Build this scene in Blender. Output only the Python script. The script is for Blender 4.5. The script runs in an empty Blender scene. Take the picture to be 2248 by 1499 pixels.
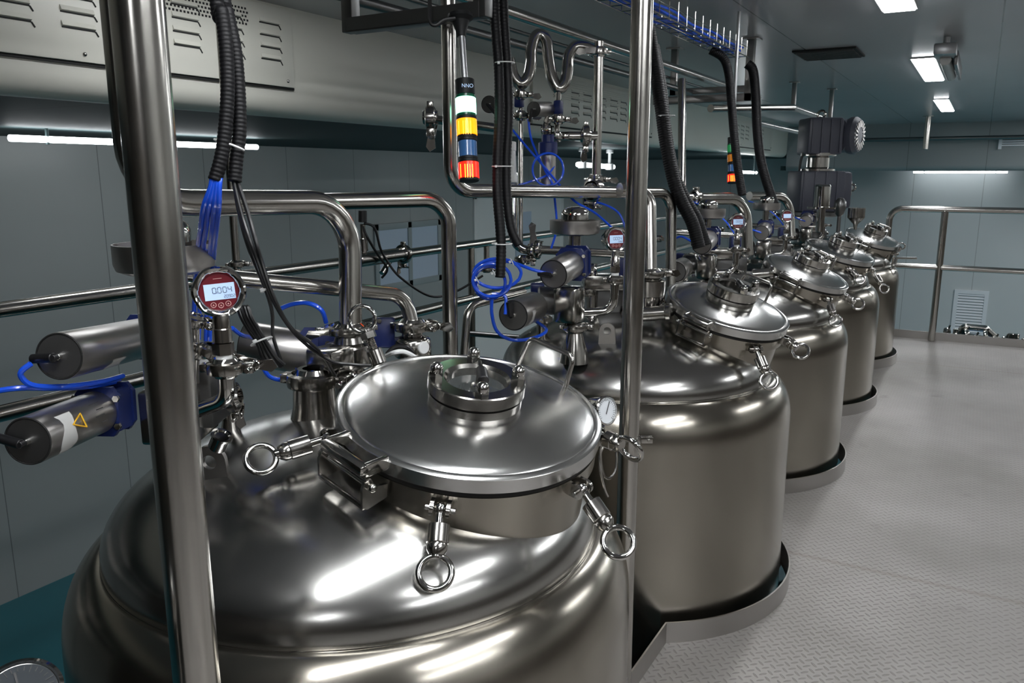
import bpy, bmesh, math, random
from mathutils import Vector, Matrix
PI = math.pi
random.seed(7)
V = Vector
SC = bpy.context.scene
COL = SC.collection

# ---------------------------------------------------------------- camera, exposure, world
F, PITCH, YAW, HC = 1777.26, .2043, .5197, 1.4
cd = bpy.data.cameras.new('camera'); cam = bpy.data.objects.new('camera', cd); COL.objects.link(cam)
cam.location = (0, 0, HC); cam.rotation_euler = (PI/2-PITCH, 0, YAW)
cd.sensor_width = 36; cd.lens = F/2248*36; cd.clip_start = .02; cd.clip_end = 100
cd.dof.use_dof = True; cd.dof.focus_distance = 1.6; cd.dof.aperture_fstop = 20
SC.camera = cam
SC.view_settings.view_transform = 'Standard'; SC.view_settings.look = 'None'
SC.view_settings.gamma = 1; SC.view_settings.exposure = 0.0; SC.view_settings.use_curve_mapping = False
wd = bpy.data.worlds.new('world'); SC.world = wd; wd.use_nodes = True
wd.node_tree.nodes['Background'].inputs[0].default_value = (.5, .6, .65, 1)
wd.node_tree.nodes['Background'].inputs[1].default_value = .02
CEIL_E = 26.0      # ceiling light panels
TUBE_E = 20.0     # hanging tubes under the low ceiling

FW = V((-math.sin(YAW)*math.cos(PITCH), math.cos(YAW)*math.cos(PITCH), -math.sin(PITCH)))
RT = V((math.cos(YAW), math.sin(YAW), 0)); UP = RT.cross(FW)
CAMP = V((0, 0, HC))
def at(px, py, D=None, X=None, Y=None, Z=None):
    """world point seen at a pixel, at a depth D or on a plane X / Y / Z"""
    r = FW + RT*((px-1124)/F) + UP*((749.5-py)/F)
    k = D if D is not None else X/r.x if X is not None else Y/r.y if Y is not None else (Z-HC)/r.z
    return CAMP + r*k
def depth(p): return (p-CAMP).dot(FW)

# ---------------------------------------------------------------- mesh helpers
def frame(o, z, x=None):
    z = V(z).normalized()
    if x is None: x = V((1, 0, 0)) if abs(z.x) < .9 else V((0, 1, 0))
    x = V(x); x = (x - z*x.dot(z)).normalized(); y = z.cross(x)
    m = Matrix((x, y, z)).transposed().to_4x4(); m.translation = V(o)
    return m
def T(o): return Matrix.Translation(V(o))
class MB:
    def __init__(s): s.v = []; s.f = []
    def add(s, vs, fs, M=None):
        b = len(s.v)
        s.v += [(M @ V(p)) if M is not None else V(p) for p in vs]
        s.f += [tuple(b+i for i in f) for f in fs]
        return s
    def lathe(s, prof, M, n=32, closed=False):
        vs = []; rings = []
        for r, z in prof:
            if r < 1e-6: rings.append([len(vs)]); vs.append(V((0, 0, z)))
            else:
                rings.append(list(range(len(vs), len(vs)+n)))
                vs += [V((r*math.cos(2*PI*i/n), r*math.sin(2*PI*i/n), z)) for i in range(n)]
        fs = []
        pr = list(zip(rings[:-1], rings[1:])) + ([(rings[-1], rings[0])] if closed else [])
        for a, b in pr:
            if len(a) == 1 and len(b) == 1: continue
            for i in range(n):
                j = (i+1) % n
                if len(a) == 1: fs.append((a[0], b[j], b[i]))
                elif len(b) == 1: fs.append((a[i], a[j], b[0]))
                else: fs.append((a[i], a[j], b[j], b[i]))
        return s.add(vs, fs, M)
    def cyl(s, p0, p1, r, n=24, r1=None, bev=None):
        p0 = V(p0); p1 = V(p1); L = (p1-p0).length; r1 = r if r1 is None else r1
        b = min(r*.12, L*.2) if bev is None else bev
        return s.lathe([(0, 0), (r-b, 0), (r, b), (r1, L-b), (r1-b, L), (0, L)], frame(p0, p1-p0), n)
    def tube(s, pts, r, n=12, closed=False, cap=True):
        pts = [V(p) for p in pts]; N = len(pts)
        if N < 2: return s
        tg = []
        for i in range(N):
            a = pts[(i-1) % N] if (closed or i > 0) else pts[i]; b = pts[(i+1) % N] if (closed or i < N-1) else pts[i]
            d = b-a; tg.append(d.normalized() if d.length > 1e-9 else V((0, 0, 1)))
        u = tg[0].orthogonal().normalized(); vs = []
        for i in range(N):
            u = (u - tg[i]*u.dot(tg[i])).normalized(); w = tg[i].cross(u)
            rr = r[i] if isinstance(r, (list, tuple)) else r
            vs += [pts[i] + (u*math.cos(2*PI*k/n)+w*math.sin(2*PI*k/n))*rr for k in range(n)]
        fs = []
        for i in range(N if closed else N-1):
            a = i*n; b = ((i+1) % N)*n
            off = 0
            if closed and i == N-1:
                d = vs[a]-pts[i]; off = min(range(n), key=lambda k: (vs[k]-pts[0]-d).length)
            for k in range(n):
                k2 = (k+1) % n
                fs.append((a+k, a+k2, b+(k2+off) % n, b+(k+off) % n))
        if cap and not closed:
            fs.append(tuple(range(n-1, -1, -1))); fs.append(tuple(range((N-1)*n, N*n)))
        return s.add(vs, fs)
    def box(s, sz, M, bev=0):
        x, y, z = [a/2 for a in sz]
        if not bev:
            vs = [(i, j, k) for i in (-x, x) for j in (-y, y) for k in (-z, z)]
            return s.add(vs, [(0, 1, 3, 2), (4, 6, 7, 5), (0, 4, 5, 1), (2, 3, 7, 6), (0, 2, 6, 4), (1, 5, 7, 3)], M)
        bm = bmesh.new(); bmesh.ops.create_cube(bm, size=1)
        for v in bm.verts: v.co = V((v.co.x*2*x, v.co.y*2*y, v.co.z*2*z))
        bmesh.ops.bevel(bm, geom=list(bm.edges), offset=bev, segments=2, affect='EDGES', profile=.5)
        bm.verts.index_update()
        s.add([v.co.copy() for v in bm.verts], [[v.index for v in f.verts] for f in bm.faces], M); bm.free()
        return s
    def prism(s, poly, h, M):
        n = len(poly)
        vs = [V((a, b, 0)) for a, b in poly] + [V((a, b, h)) for a, b in poly]
        return s.add(vs, [tuple(range(n-1, -1, -1)), tuple(range(n, 2*n))] + [(i, (i+1) % n, n+(i+1) % n, n+i) for i in range(n)], M)
    def torus(s, M, R, r, n=32, m=12, sx=1):
        return s.tube([M @ V((R*math.cos(2*PI*i/n)*sx, R*math.sin(2*PI*i/n), 0)) for i in range(n)], r, m, closed=True)
    def sph(s, c, r, n=16, sz=1, M=None):
        m = (M if M is not None else T(c))
        return s.lathe([(r*math.sin(PI*i/8) if 0 < i < 8 else 0, -r*sz*math.cos(PI*i/8)) for i in range(9)], m, n)
    def hexp(s, M, r, h): return s.prism([(r*math.cos(PI/3*i), r*math.sin(PI/3*i)) for i in range(6)], h, M)
def fil(pts, R, seg=8):
    """round the corners of a polyline with radius R"""
    pts = [V(p) for p in pts]; out = [pts[0]]
    for i in range(1, len(pts)-1):
        a = pts[i-1]-pts[i]; b = pts[i+1]-pts[i]; la, lb = a.length, b.length; a.normalize(); b.normalize()
        ang = a.angle(b); t = min(R/math.tan(ang/2), la*.49, lb*.49) if ang < PI-.01 else 0
        if t == 0: out.append(pts[i]); continue
        r = t*math.tan(ang/2); c = pts[i]+(a+b).normalized()*(r/math.sin(ang/2))
        p = pts[i]+a*t-c; q = pts[i]+b*t-c; w = p.angle(q)
        for k in range(seg+1):
            f = k/seg; out.append(c + (p*math.sin((1-f)*w)+q*math.sin(f*w))/math.sin(w))
    out.append(pts[-1]); return out
def spl(pts, k=8, closed=False):
    pts = [V(p) for p in pts]; N = len(pts); out = []
    for i in range(N if closed else N-1):
        g = lambda j: pts[j % N] if closed else pts[max(0, min(N-1, j))]
        p0, p1, p2, p3 = g(i-1), g(i), g(i+1), g(i+2)
        for q in range(k):
            t = q/k; out.append(.5*((2*p1)+(p2-p0)*t+(2*p0-5*p1+4*p2-p3)*t*t+(3*p1-p0-3*p2+p3)*t**3))
    if not closed: out.append(pts[-1])
    return out
def resample(pts, step):
    out = [pts[0]]; acc = 0
    for a, b in zip(pts[:-1], pts[1:]):
        L = (b-a).length; d = step-acc
        while d <= L: out.append(a+(b-a)*(d/L)); d += step
        acc = (acc+L) % step
    return out

# ---------------------------------------------------------------- objects
def mkmesh(name, mb, mat, origin, ang=35):
    me = bpy.data.meshes.new(name); me.from_pydata([v-origin for v in mb.v], [], mb.f); me.update()
    bm = bmesh.new(); bm.from_mesh(me); bmesh.ops.recalc_face_normals(bm, faces=bm.faces); bm.to_mesh(me); bm.free()
    me.materials.append(mat)
    me.shade_smooth()
    if ang: me.set_sharp_from_angle(angle=math.radians(ang))
    return me
def thing(name, label, cat, loc, group=None):
    o = bpy.data.objects.new(name, None); COL.objects.link(o); o.location = V(loc); o.empty_display_size = .05
    o['label'] = label; o['category'] = cat
    if group: o['group'] = group
    return o
def wloc(o):
    p = V(o.location)
    while o.parent: o = o.parent; p = p+V(o.location)
    return p
def part(name, mb, mat, parent, label=None, ang=35):
    org = wloc(parent)
    o = bpy.data.objects.new(name, mkmesh(name, mb, mat, org, ang)); COL.objects.link(o); o.parent = parent
    if label: o['label'] = label
    return o
def solid(name, mb, mat, label=None, cat=None, group=None, kind=None, ang=35):
    xs = [v.x for v in mb.v]; ys = [v.y for v in mb.v]; zs = [v.z for v in mb.v]
    org = V(((min(xs)+max(xs))/2, (min(ys)+max(ys))/2, min(zs)))
    o = bpy.data.objects.new(name, mkmesh(name, mb, mat, org, ang)); COL.objects.link(o); o.location = org
    if label: o['label'] = label
    if cat: o['category'] = cat
    if group: o['group'] = group
    if kind: o['kind'] = kind
    return o
def text_mb(txt, M, size, th=.0003):
    cu = bpy.data.curves.new('t', 'FONT'); cu.body = txt; cu.size = size; cu.extrude = th; cu.align_x = 'CENTER'; cu.align_y = 'CENTER'
    ob = bpy.data.objects.new('t', cu); COL.objects.link(ob); dg = bpy.context.evaluated_depsgraph_get()
    me = bpy.data.meshes.new_from_object(ob.evaluated_get(dg)); mb = MB()
    mb.add([v.co.copy() for v in me.vertices], [tuple(p.vertices) for p in me.polygons], M)
    bpy.data.objects.remove(ob); bpy.data.curves.remove(cu); bpy.data.meshes.remove(me)
    return mb
SEG = {'0': 'abcdef', '4': 'bcfg', '2': 'abged', '9': 'abcdfg', '8': 'abcdefg', '1': 'bc', '.': '', '-': 'g'}
def seg_mb(txt, M, h, w, adv, t):
    mb = MB(); x = 0
    for c in txt:
        if c == '.': mb.box((t, t, .0004), M @ T((x-adv+w+ t*1.3, -h/2+t/2, 0))); continue
        L = dict(a=(w/2, h/2, 1), d=(w/2, -h/2, 1), g=(w/2, 0, 1), f=(0, h/4, 0), b=(w, h/4, 0), e=(0, -h/4, 0), c=(w, -h/4, 0))
        for s in SEG[c]:
            cx, cy, hz = L[s]
            mb.box((w*.8, t, .0004) if hz else (t, h*.42, .0004), M @ T((x+cx, cy, 0)))
        x += adv
    return mb

# ---------------------------------------------------------------- materials
def newmat(name):
    m = bpy.data.materials.new(name); m.use_nodes = True; nt = m.node_tree
    return m, nt, nt.nodes['Principled BSDF']
def node(nt, t, **k):
    n = nt.nodes.new(t)
    for a, b in k.items(): setattr(n, a, b)
    return n
def plain(name, col, rough=.5, metal=0, emit=None, es=0, noise=0, spec=.5, coat=0):
    m, nt, b = newmat(name)
    b.inputs['Base Color'].default_value = (*col, 1); b.inputs['Roughness'].default_value = rough; b.inputs['Metallic'].default_value = metal
    b.inputs['Specular IOR Level'].default_value = spec; b.inputs['Coat Weight'].default_value = coat
    if emit: b.inputs['Emission Color'].default_value = (*emit, 1); b.inputs['Emission Strength'].default_value = es
    if noise:
        tc = node(nt, 'ShaderNodeTexCoord'); no = node(nt, 'ShaderNodeTexNoise'); no.inputs['Scale'].default_value = 6; no.inputs['Detail'].default_value = 5
        mp = node(nt, 'ShaderNodeMapRange'); mp.inputs[3].default_value = 1-noise; mp.inputs[4].default_value = 1+noise
        mx = node(nt, 'ShaderNodeVectorMath', operation='SCALE'); mx.inputs[0].default_value = col
        nt.links.new(tc.outputs['Object'], no.inputs['Vector']); nt.links.new(no.outputs[0], mp.inputs[0]); nt.links.new(mp.outputs[0], mx.inputs['Scale'])
        nt.links.new(mx.outputs[0], b.inputs['Base Color'])
    return m
def steel(name, col=(.60, .58, .55), rough=.22, var=.08, scale=(3, 3, 3), bump=.0, aniso=0, blotch=0):
    m, nt, b = newmat(name)
    b.inputs['Metallic'].default_value = 1; b.inputs['Base Color'].default_value = (*col, 1)
    tc = node(nt, 'ShaderNodeTexCoord'); mp = node(nt, 'ShaderNodeMapping'); mp.inputs['Scale'].default_value = scale
    no = node(nt, 'ShaderNodeTexNoise'); no.inputs['Scale'].default_value = 5; no.inputs['Detail'].default_value = 6
    mr = node(nt, 'ShaderNodeMapRange'); mr.inputs[1].default_value = .3; mr.inputs[2].default_value = .7
    mr.inputs[3].default_value = rough-var/2; mr.inputs[4].default_value = rough+var/2
    nt.links.new(tc.outputs['Object'], mp.inputs[0]); nt.links.new(mp.outputs[0], no.inputs['Vector'])
    nt.links.new(no.outputs[0], mr.inputs[0]); nt.links.new(mr.outputs[0], b.inputs['Roughness'])
    if blotch:
        n2 = node(nt, 'ShaderNodeTexNoise'); n2.inputs['Scale'].default_value = 2.2; n2.inputs['Detail'].default_value = 4
        m2 = node(nt, 'ShaderNodeMapRange'); m2.inputs[3].default_value = 1-blotch; m2.inputs[4].default_value = 1+blotch*.6
        vm = node(nt, 'ShaderNodeVectorMath', operation='SCALE'); vm.inputs[0].default_value = col
        nt.links.new(tc.outputs['Object'], n2.inputs['Vector']); nt.links.new(n2.outputs[0], m2.inputs[0])
        nt.links.new(m2.outputs[0], vm.inputs['Scale']); nt.links.new(vm.outputs[0], b.inputs['Base Color'])
    if bump:
        n3 = node(nt, 'ShaderNodeTexNoise'); n3.inputs['Scale'].default_value = 9; n3.inputs['Detail'].default_value = 2
        bp = node(nt, 'ShaderNodeBump'); bp.inputs['Strength'].default_value = bump; bp.inputs['Distance'].default_value = .01
        nt.links.new(tc.outputs['Object'], n3.inputs['Vector']); nt.links.new(n3.outputs[0], bp.inputs['Height']); nt.links.new(bp.outputs[0], b.inputs['Normal'])
    if aniso:
        b.inputs['Anisotropic'].default_value = aniso; b.inputs['Anisotropic Rotation'].default_value = .25
        tg = node(nt, 'ShaderNodeTangent', direction_type='RADIAL', axis='Z'); nt.links.new(tg.outputs[0], b.inputs['Tangent'])
    return m
M_ = {}
M_['body'] = steel('brushed_vessel_steel', (.37, .345, .30), .225, .04, (1, 1, .5), aniso=.55, blotch=.18)
M_['dome'] = steel('satin_dome_steel', (.40, .395, .38), .215, .05, (2, 2, 2), blotch=.10)
M_['lid'] = steel('satin_lid_steel', (.58, .58, .57), .225, .04, (3, 3, 3), blotch=.08)
M_['pipe'] = steel('polished_pipe_steel', (.50, .485, .455), .19, .05)
M_['pol'] = steel('polished_steel', (.52, .51, .49), .09, .05)
M_['fit'] = steel('fitting_steel', (.45, .435, .41), .17, .06, (8, 8, 8))
M_['act'] = steel('turned_actuator_steel', (.47, .455, .44), .325, .03, (8, 8, 8))
M_['cap'] = steel('machined_end_cap_steel', (.30, .30, .30), .36, .04, aniso=.0)
M_['dark'] = steel('dark_steel', (.20, .20, .20), .35, .1)
M_['black'] = plain('black_rubber', (.008, .008, .009), .38)
M_['gasket_shade'] = plain('black_gasket_and_shade', (.004, .004, .004), .7)  # also colours the added pieces that paint shade under the deck
M_['hose'] = plain('black_corrugated_plastic', (.004, .004, .005), .5, spec=.25)
M_['blue'] = plain('blue_air_tube', (.015, .10, .80), .22, coat=.5)
M_['bluecast'] = plain('dark_blue_painted_casting', (.008, .018, .10), .38, noise=.1)
M_['white'] = plain('white_plastic', (.75, .76, .76), .5)
M_['label'] = plain('paper_label', (.50, .50, .49), .6, noise=.08)
M_['yellow'] = plain('yellow_label', (.75, .42, .02), .5)
M_['ink'] = plain('label_ink', (.02, .02, .02), .5)
M_['red'] = plain('dark_red_face', (.13, .004, .012), .35)
M_['rose'] = plain('pale_print', (.6, .35, .33), .4)
M_['lcd'] = plain('lit_display', (.4, .5, .6), .2, emit=(.36, .52, .80), es=.62)
M_['seg'] = plain('display_segments', (.02, .03, .08), .5)
M_['dial'] = plain('white_dial', (.62, .65, .68), .4)
M_['motor'] = plain('dark_grey_motor_paint', (.080, .085, .112), .42, noise=.1)
M_['glass'] = plain('sight_glass', (.05, .055, .055), .06, spec=.8)
M_['green_on'] = plain('lit_green_lens', (.3, .9, .6), .2, emit=(.34, 1, .66), es=3.6)
M_['green_off'] = plain('green_lens', (.01, .25, .07), .2, emit=(.02, .4, .1), es=.25)
M_['greenring'] = plain('dark_green_rim', (.004, .09, .045), .25)
M_['amber_on'] = plain('lit_amber_lens', (.9, .45, .02), .25, emit=(1, .27, .0), es=1.7)
M_['amber_off'] = plain('amber_lens', (.5, .16, .01), .25, emit=(1, .3, .0), es=.15)
M_['blue_lens'] = plain('unlit_blue_lens', (.05, .16, .40), .2, coat=.4)
M_['red_on'] = plain('lit_red_lens', (.9, .05, .01), .25, emit=(1, .008, .006), es=1.3)
M_['lamp'] = plain('red_lamp_core', (.9, .4, .05), .3, emit=(1, .36, .03), es=2.6)
M_['ring'] = plain('black_plastic', (.010, .011, .012), .5, spec=.3)
M_['facedark'] = plain('dark_gauge_face', (.035, .04, .045), .85, spec=.2)
M_['al'] = plain('matt_aluminium', (.45, .46, .47), .35, metal=.9)
M_['ledp'] = plain('ceiling_panel_light', (.9, .9, .9), .4, emit=(.96, .98, 1.0), es=CEIL_E)
M_['tube_light'] = plain('tube_light', (.9, .9, .9), .4, emit=(.93, .97, 1.0), es=TUBE_E)
M_['dust'] = plain('off_white_enamel', (.45, .46, .44), .35, noise=.06)
M_['beige'] = plain('pale_grey_coated_panel', (.80, .79, .71), .36, spec=.6)
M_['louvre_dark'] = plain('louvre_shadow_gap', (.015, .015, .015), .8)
M_['grille'] = plain('white_grille', (.74, .78, .82), .5)
M_['pale'] = plain('pale_window_panel', (.62, .72, .86), .3)
M_['curtain'] = plain('pale_blind', (.34, .40, .48), .8)
M_['wframe'] = plain('window_frame_grey', (.38, .43, .44), .4)
M_['lit_wall'] = plain('lit_wall_white', (.92, .94, .93), .35)  # light falling on the wall section is put into this white
M_['bluewrap'] = plain('blue_plastic_wrap', (.04, .16, .38), .4)

def walls(name, col, rough, step=1.2, axis='Y', spec=.5):
    """coated wall panels with thin joints every `step` metres"""
    m, nt, b = newmat(name)
    b.inputs['Roughness'].default_value = rough; b.inputs['Specular IOR Level'].default_value = spec
    ge = node(nt, 'ShaderNodeNewGeometry'); sp = node(nt, 'ShaderNodeSeparateXYZ'); nt.links.new(ge.outputs['Position'], sp.inputs[0])
    mo = node(nt, 'ShaderNodeMath', operation='PINGPONG'); mo.inputs[1].default_value = step/2
    nt.links.new(sp.outputs[axis], mo.inputs[0])
    lt = node(nt, 'ShaderNodeMath', operation='LESS_THAN'); lt.inputs[1].default_value = .004; nt.links.new(mo.outputs[0], lt.inputs[0])
    no = node(nt, 'ShaderNodeTexNoise'); no.inputs['Scale'].default_value = .7; nt.links.new(ge.outputs['Position'], no.inputs['Vector'])
    mr = node(nt, 'ShaderNodeMapRange'); mr.inputs[3].default_value = .92; mr.inputs[4].default_value = 1.08; nt.links.new(no.outputs[0], mr.inputs[0])
    vm = node(nt, 'ShaderNodeVectorMath', operation='SCALE'); vm.inputs[0].default_value = col; nt.links.new(mr.outputs[0], vm.inputs['Scale'])
    mx = node(nt, 'ShaderNodeMix', data_type='RGBA'); nt.links.new(lt.outputs[0], mx.inputs['Factor']); nt.links.new(vm.outputs[0], mx.inputs['A'])
    mx.inputs['B'].default_value = (*[c*.45 for c in col], 1); nt.links.new(mx.outputs['Result'], b.inputs['Base Color'])
    return m
M_['wall'] = walls('grey_wall_panel', (.44, .465, .46), .32)
M_['wallx'] = walls('grey_wall_panel_far', (.56, .60, .61), .34, axis='X')
M_['bulk2'] = walls('grey_bulkhead_panel', (.24, .27, .275), .3, axis='X')
M_['ceil'] = walls('glossy_ceiling_panel', (.42, .425, .445), .22, 1.18, 'X')
M_['lowceil'] = walls('dark_teal_ceiling', (.06, .088, .09), .62, 2.4, 'Y', .15)
M_['floor'] = plain('teal_epoxy_floor', (.03, .22, .27), .32, noise=.05)
M_['wallw'] = walls('pale_wall_panel', (.42, .42, .40), .4)
M_['wallr'] = walls('warm_wall_panel', (.065, .055, .045), .6)

def checker():
    m, nt, b = newmat('checker_plate')
    L = nt.links.new
    def ma(op, a, c=None, d=None):
        n = node(nt, 'ShaderNodeMath', operation=op)
        for i, x in enumerate((a, c, d)):
            if x is None: continue
            if isinstance(x, (int, float)): n.inputs[i].default_value = x
            else: L(x, n.inputs[i])
        return n.outputs[0]
    ge = node(nt, 'ShaderNodeNewGeometry'); sp = node(nt, 'ShaderNodeSeparateXYZ'); L(ge.outputs['Position'], sp.inputs[0])
    S = 1/.024
    c = math.cos(PI/4)*S
    u = ma('ADD', ma('MULTIPLY', sp.outputs[0], c), ma('MULTIPLY', sp.outputs[1], c))
    v = ma('SUBTRACT', ma('MULTIPLY', sp.outputs[0], c), ma('MULTIPLY', sp.outputs[1], c))
    fu, fv = ma('FLOOR', u), ma('FLOOR', v)
    par = ma('MODULO', ma('ABSOLUTE', ma('ADD', fu, fv)), 2.0)
    lu = ma('SUBTRACT', ma('FRACT', u), .5); lv = ma('SUBTRACT', ma('FRACT', v), .5)
    a1 = ma('ADD', ma('MULTIPLY', lu, par), ma('MULTIPLY', lv, ma('SUBTRACT', 1, par)))
    a2 = ma('ADD', ma('MULTIPLY', lv, par), ma('MULTIPLY', lu, ma('SUBTRACT', 1, par)))
    d = ma('ADD', ma('POWER', ma('ABSOLUTE', ma('DIVIDE', a1, .56)), 2.0), ma('POWER', ma('ABSOLUTE', ma('DIVIDE', a2, .15)), 2.0))
    hgt = node(nt, 'ShaderNodeMapRange'); hgt.inputs[1].default_value = 1.05; hgt.inputs[2].default_value = .35; L(d, hgt.inputs[0])
    bp = node(nt, 'ShaderNodeBump'); bp.inputs['Distance'].default_value = .0018; bp.inputs['Strength'].default_value = .8; L(hgt.outputs[0], bp.inputs['Height'])
    n1 = node(nt, 'ShaderNodeTexNoise'); n1.inputs['Scale'].default_value = 1.3; n1.inputs['Detail'].default_value = 7; L(ge.outputs['Position'], n1.inputs['Vector'])
    n2 = node(nt, 'ShaderNodeTexNoise'); n2.inputs['Scale'].default_value = 5.5; n2.inputs['Detail'].default_value = 3; L(ge.outputs['Position'], n2.inputs['Vector'])
    st = node(nt, 'ShaderNodeMapRange'); st.inputs[1].default_value = .66; st.inputs[2].default_value = .78; st.inputs[3].default_value = 0; st.inputs[4].default_value = .45; L(n2.outputs[0], st.inputs[0])
    cr = node(nt, 'ShaderNodeValToRGB'); e = cr.color_ramp.elements
    e[0].position = .30; e[0].color = (.25, .235, .22, 1); e[1].position = .72; e[1].color = (.42, .40, .385, 1); L(n1.outputs[0], cr.inputs[0])
    mx = node(nt, 'ShaderNodeMix', data_type='RGBA'); L(st.outputs[0], mx.inputs['Factor']); L(cr.outputs[0], mx.inputs['A']); mx.inputs['B'].default_value = (.16, .145, .13, 1)
    m2 = node(nt, 'ShaderNodeMix', data_type='RGBA'); L(ma('MULTIPLY', hgt.outputs[0], .55), m2.inputs['Factor']); L(mx.outputs['Result'], m2.inputs['A']); m2.inputs['B'].default_value = (.19, .18, .165, 1)
    # weld seams between plates
    pp = ma('PINGPONG', ma('ADD', sp.outputs[1], .72), 1.85)
    wb = node(nt, 'ShaderNodeMapRange'); wb.inputs[1].default_value = .0; wb.inputs[2].default_value = .022; wb.inputs[3].default_value = .45; wb.inputs[4].default_value = 0; L(pp, wb.inputs[0])
    m3 = node(nt, 'ShaderNodeMix', data_type='RGBA'); L(wb.outputs[0], m3.inputs['Factor']); L(m2.outputs['Result'], m3.inputs['A']); m3.inputs['B'].default_value = (.22, .19, .15, 1)
    L(m3.outputs['Result'], b.inputs['Base Color']); L(bp.outputs[0], b.inputs['Normal'])
    b.inputs['Metallic'].default_value = .35; b.inputs['Roughness'].default_value = .5
    return m
M_['plate'] = checker()

# ================================================================= SETTING
XL, XR, YB, YF, ZF, ZC, ZL = -7.2, 3.2, -3.5, 18.0, -2.35, 2.25, 1.71
XB, YBF = -3.25, 16.0          # the two bulkheads round the raised ceiling
def slab(name, x0, x1, y0, y1, z0, z1, mat):
    mb = MB().box((x1-x0, y1-y0, z1-z0), T(((x0+x1)/2, (y0+y1)/2, (z0+z1)/2)))
    return solid(name, mb, mat, kind='structure')
slab('floor', XL, XR, YB, YF, ZF-.1, ZF, M_['floor'])
slab('wall_left', XL-.1, XL, YB, YF, ZF, ZL, M_['wall'])
slab('wall_far', XL-.1, XR+.1, YF, YF+.1, ZF, ZL, M_['wallx'])
slab('wall_right', XR, XR+.1, YB, YF, 1.1, ZC, M_['wallw'])  # unseen wall; upper part made pale to bounce light onto the bulkhead
slab('wall_right', XR, XR+.1, YB, YF, ZF, 1.1, M_['wallr'])  # unseen wall; lower part made dark brown to dim the vessel reflections
slab('wall_back', XL-.1, XR+.1, YB-.1, YB, ZF, ZC, M_['wallr'])
slab('ceiling', XB-.1, XR, YB, YBF+.1, ZC, ZC+.08, M_['ceil'])
slab('ceiling', XL, XB-.12, YB, YF, ZL, ZL+.08, M_['lowceil'])
slab('ceiling', XB-.12, XR, YBF+.12, YF, 1.46, 1.54, M_['lowceil'])
# bulkheads with a rounded lower edge
def bulk(name, horiz, p0, z0, z1, ext, mat):
    r = .09; pr = [(0, z1), (.12, z1), (.12, z0), (0, z0)]
    arc = [(-r+r+0, 0)]
    pr = [(0, z1), (0, z0+r)] + [(-(r-r*math.cos(a)), z0+r-r*math.sin(a)) for a in [PI/2*k/8 for k in range(1, 9)]] + [(-.13, z0), (-.13, z1)]
    a0, a1 = ext
    if horiz == 'Y': M = Matrix(((1, 0, 0, p0), (0, 0, -1, a1), (0, 1, 0, 0), (0, 0, 0, 1)))      # face towards +X, runs along Y
    else: M = Matrix(((0, 0, 1, a0), (-1, 0, 0, p0), (0, 1, 0, 0), (0, 0, 0, 1)))
    return solid(name, MB().prism(pr, a1-a0, M), mat, kind='structure')
bulk('trim_1', 'Y', XB, ZL-.01, ZC, (YB, YBF), M_['beige'])
bulk('trim_2', 'X', YBF, 1.45, ZC, (XB, XR), M_['bulk2'])
# window and light-struck wall section, painted white, in the left wall
def winx(name, y0, y1, z0, z1, nm, lit_wall=False):
    fr = MB(); x = XL+.01
    w = .09
    for a, b, c, d in ((y0, y1, z1-w, z1), (y0, y1, z0, z0+w), (y0, y0+w, z0, z1), (y1-w, y1, z0, z1)):
        fr.box((.04, b-a, d-c), T((x, (a+b)/2, (c+d)/2)), .005)
    for k in range(1, nm): fr.box((.04, w*.9, z1-z0), T((x, y0+(y1-y0)*k/nm, (z0+z1)/2)))
    o = solid(name, fr, M_['wframe'] if not lit_wall else M_['lit_wall'], kind='structure')
    part('pane', MB().box((.012, y1-y0-.02, z1-z0-.02), T((XL+.008, (y0+y1)/2, (z0+z1)/2))), M_['pale'] if not lit_wall else M_['lit_wall'], o)
    return o
winx('window_1', 8.75, 10.35, -.22, .72, 2)
d1 = winx('lit_wall_1', 11.3, 14.6, ZF, 1.08, 1, True)  # lit stretch of wall, its brightness painted as a white panel
part('vision_panel', MB().box((.03, .55, .95), T((XL+.03, 12.95, .25))), M_['pale'], d1)

# ---- platform of checker plate with round cut-outs for the vessels
TX = -1.014
TY = [1.162, 2.643, 3.983, 5.322, 6.662]
RO = .566; XE = -.705
h = math.acos((XE-TX)/RO)
edge = [(XE, YB)]
for ty in TY:
    edge += [(TX+RO*math.cos(a), ty+RO*math.sin(a)) for a in [-h+2*h*k/28 for k in range(29)]]
edge.append((XE, 7.72))
poly = edge + [(XR, 7.72), (XR, YB)]
solid('floor', MB().prism(poly[::-1], .02, T((0, 0, -.02))), M_['plate'], kind='structure')
cb = MB()
def strip(mb, pts, z0, z1, th):
    n = len(pts); L = []
    for i in range(n):
        a = V(pts[max(0, i-1)]+(0,)) ; b = V(pts[min(n-1, i+1)]+(0,)); d = (b-a).normalized(); nn = V((-d.y, d.x, 0))*th
        p = V(pts[i]+(0,)); L.append((p, p+nn))
    vs = []; fs = []
    for p, q in L: vs += [V((p.x, p.y, z0)), V((p.x, p.y, z1)), V((q.x, q.y, z1)), V((q.x, q.y, z0))]
    for i in range(n-1):
        for k in range(4): fs.append((4*i+k, 4*i+(k+1) % 4, 4*i+4+(k+1) % 4, 4*i+4+k))
    fs += [(0, 1, 2, 3), (4*n-1, 4*n-2, 4*n-3, 4*n-4)]
    return mb.add(vs, fs)
solid('trim_3', strip(MB(), edge, -.02, .068, -.005), M_['act'], kind='structure')
solid('trim_4', MB().box((XR-XE, .008, .075), T(((XR+XE)/2, 7.724, .03))), M_['act'], kind='structure')
bm_ = MB()
for x in (-.55, 1.2, 3.0):
    for y in (-2.5, .42, 1.9, 3.31, 4.65, 6.0, 7.55):
        bm_.box((.1, .1, 2.2), T((x, y, ZF+1.1)))
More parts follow.
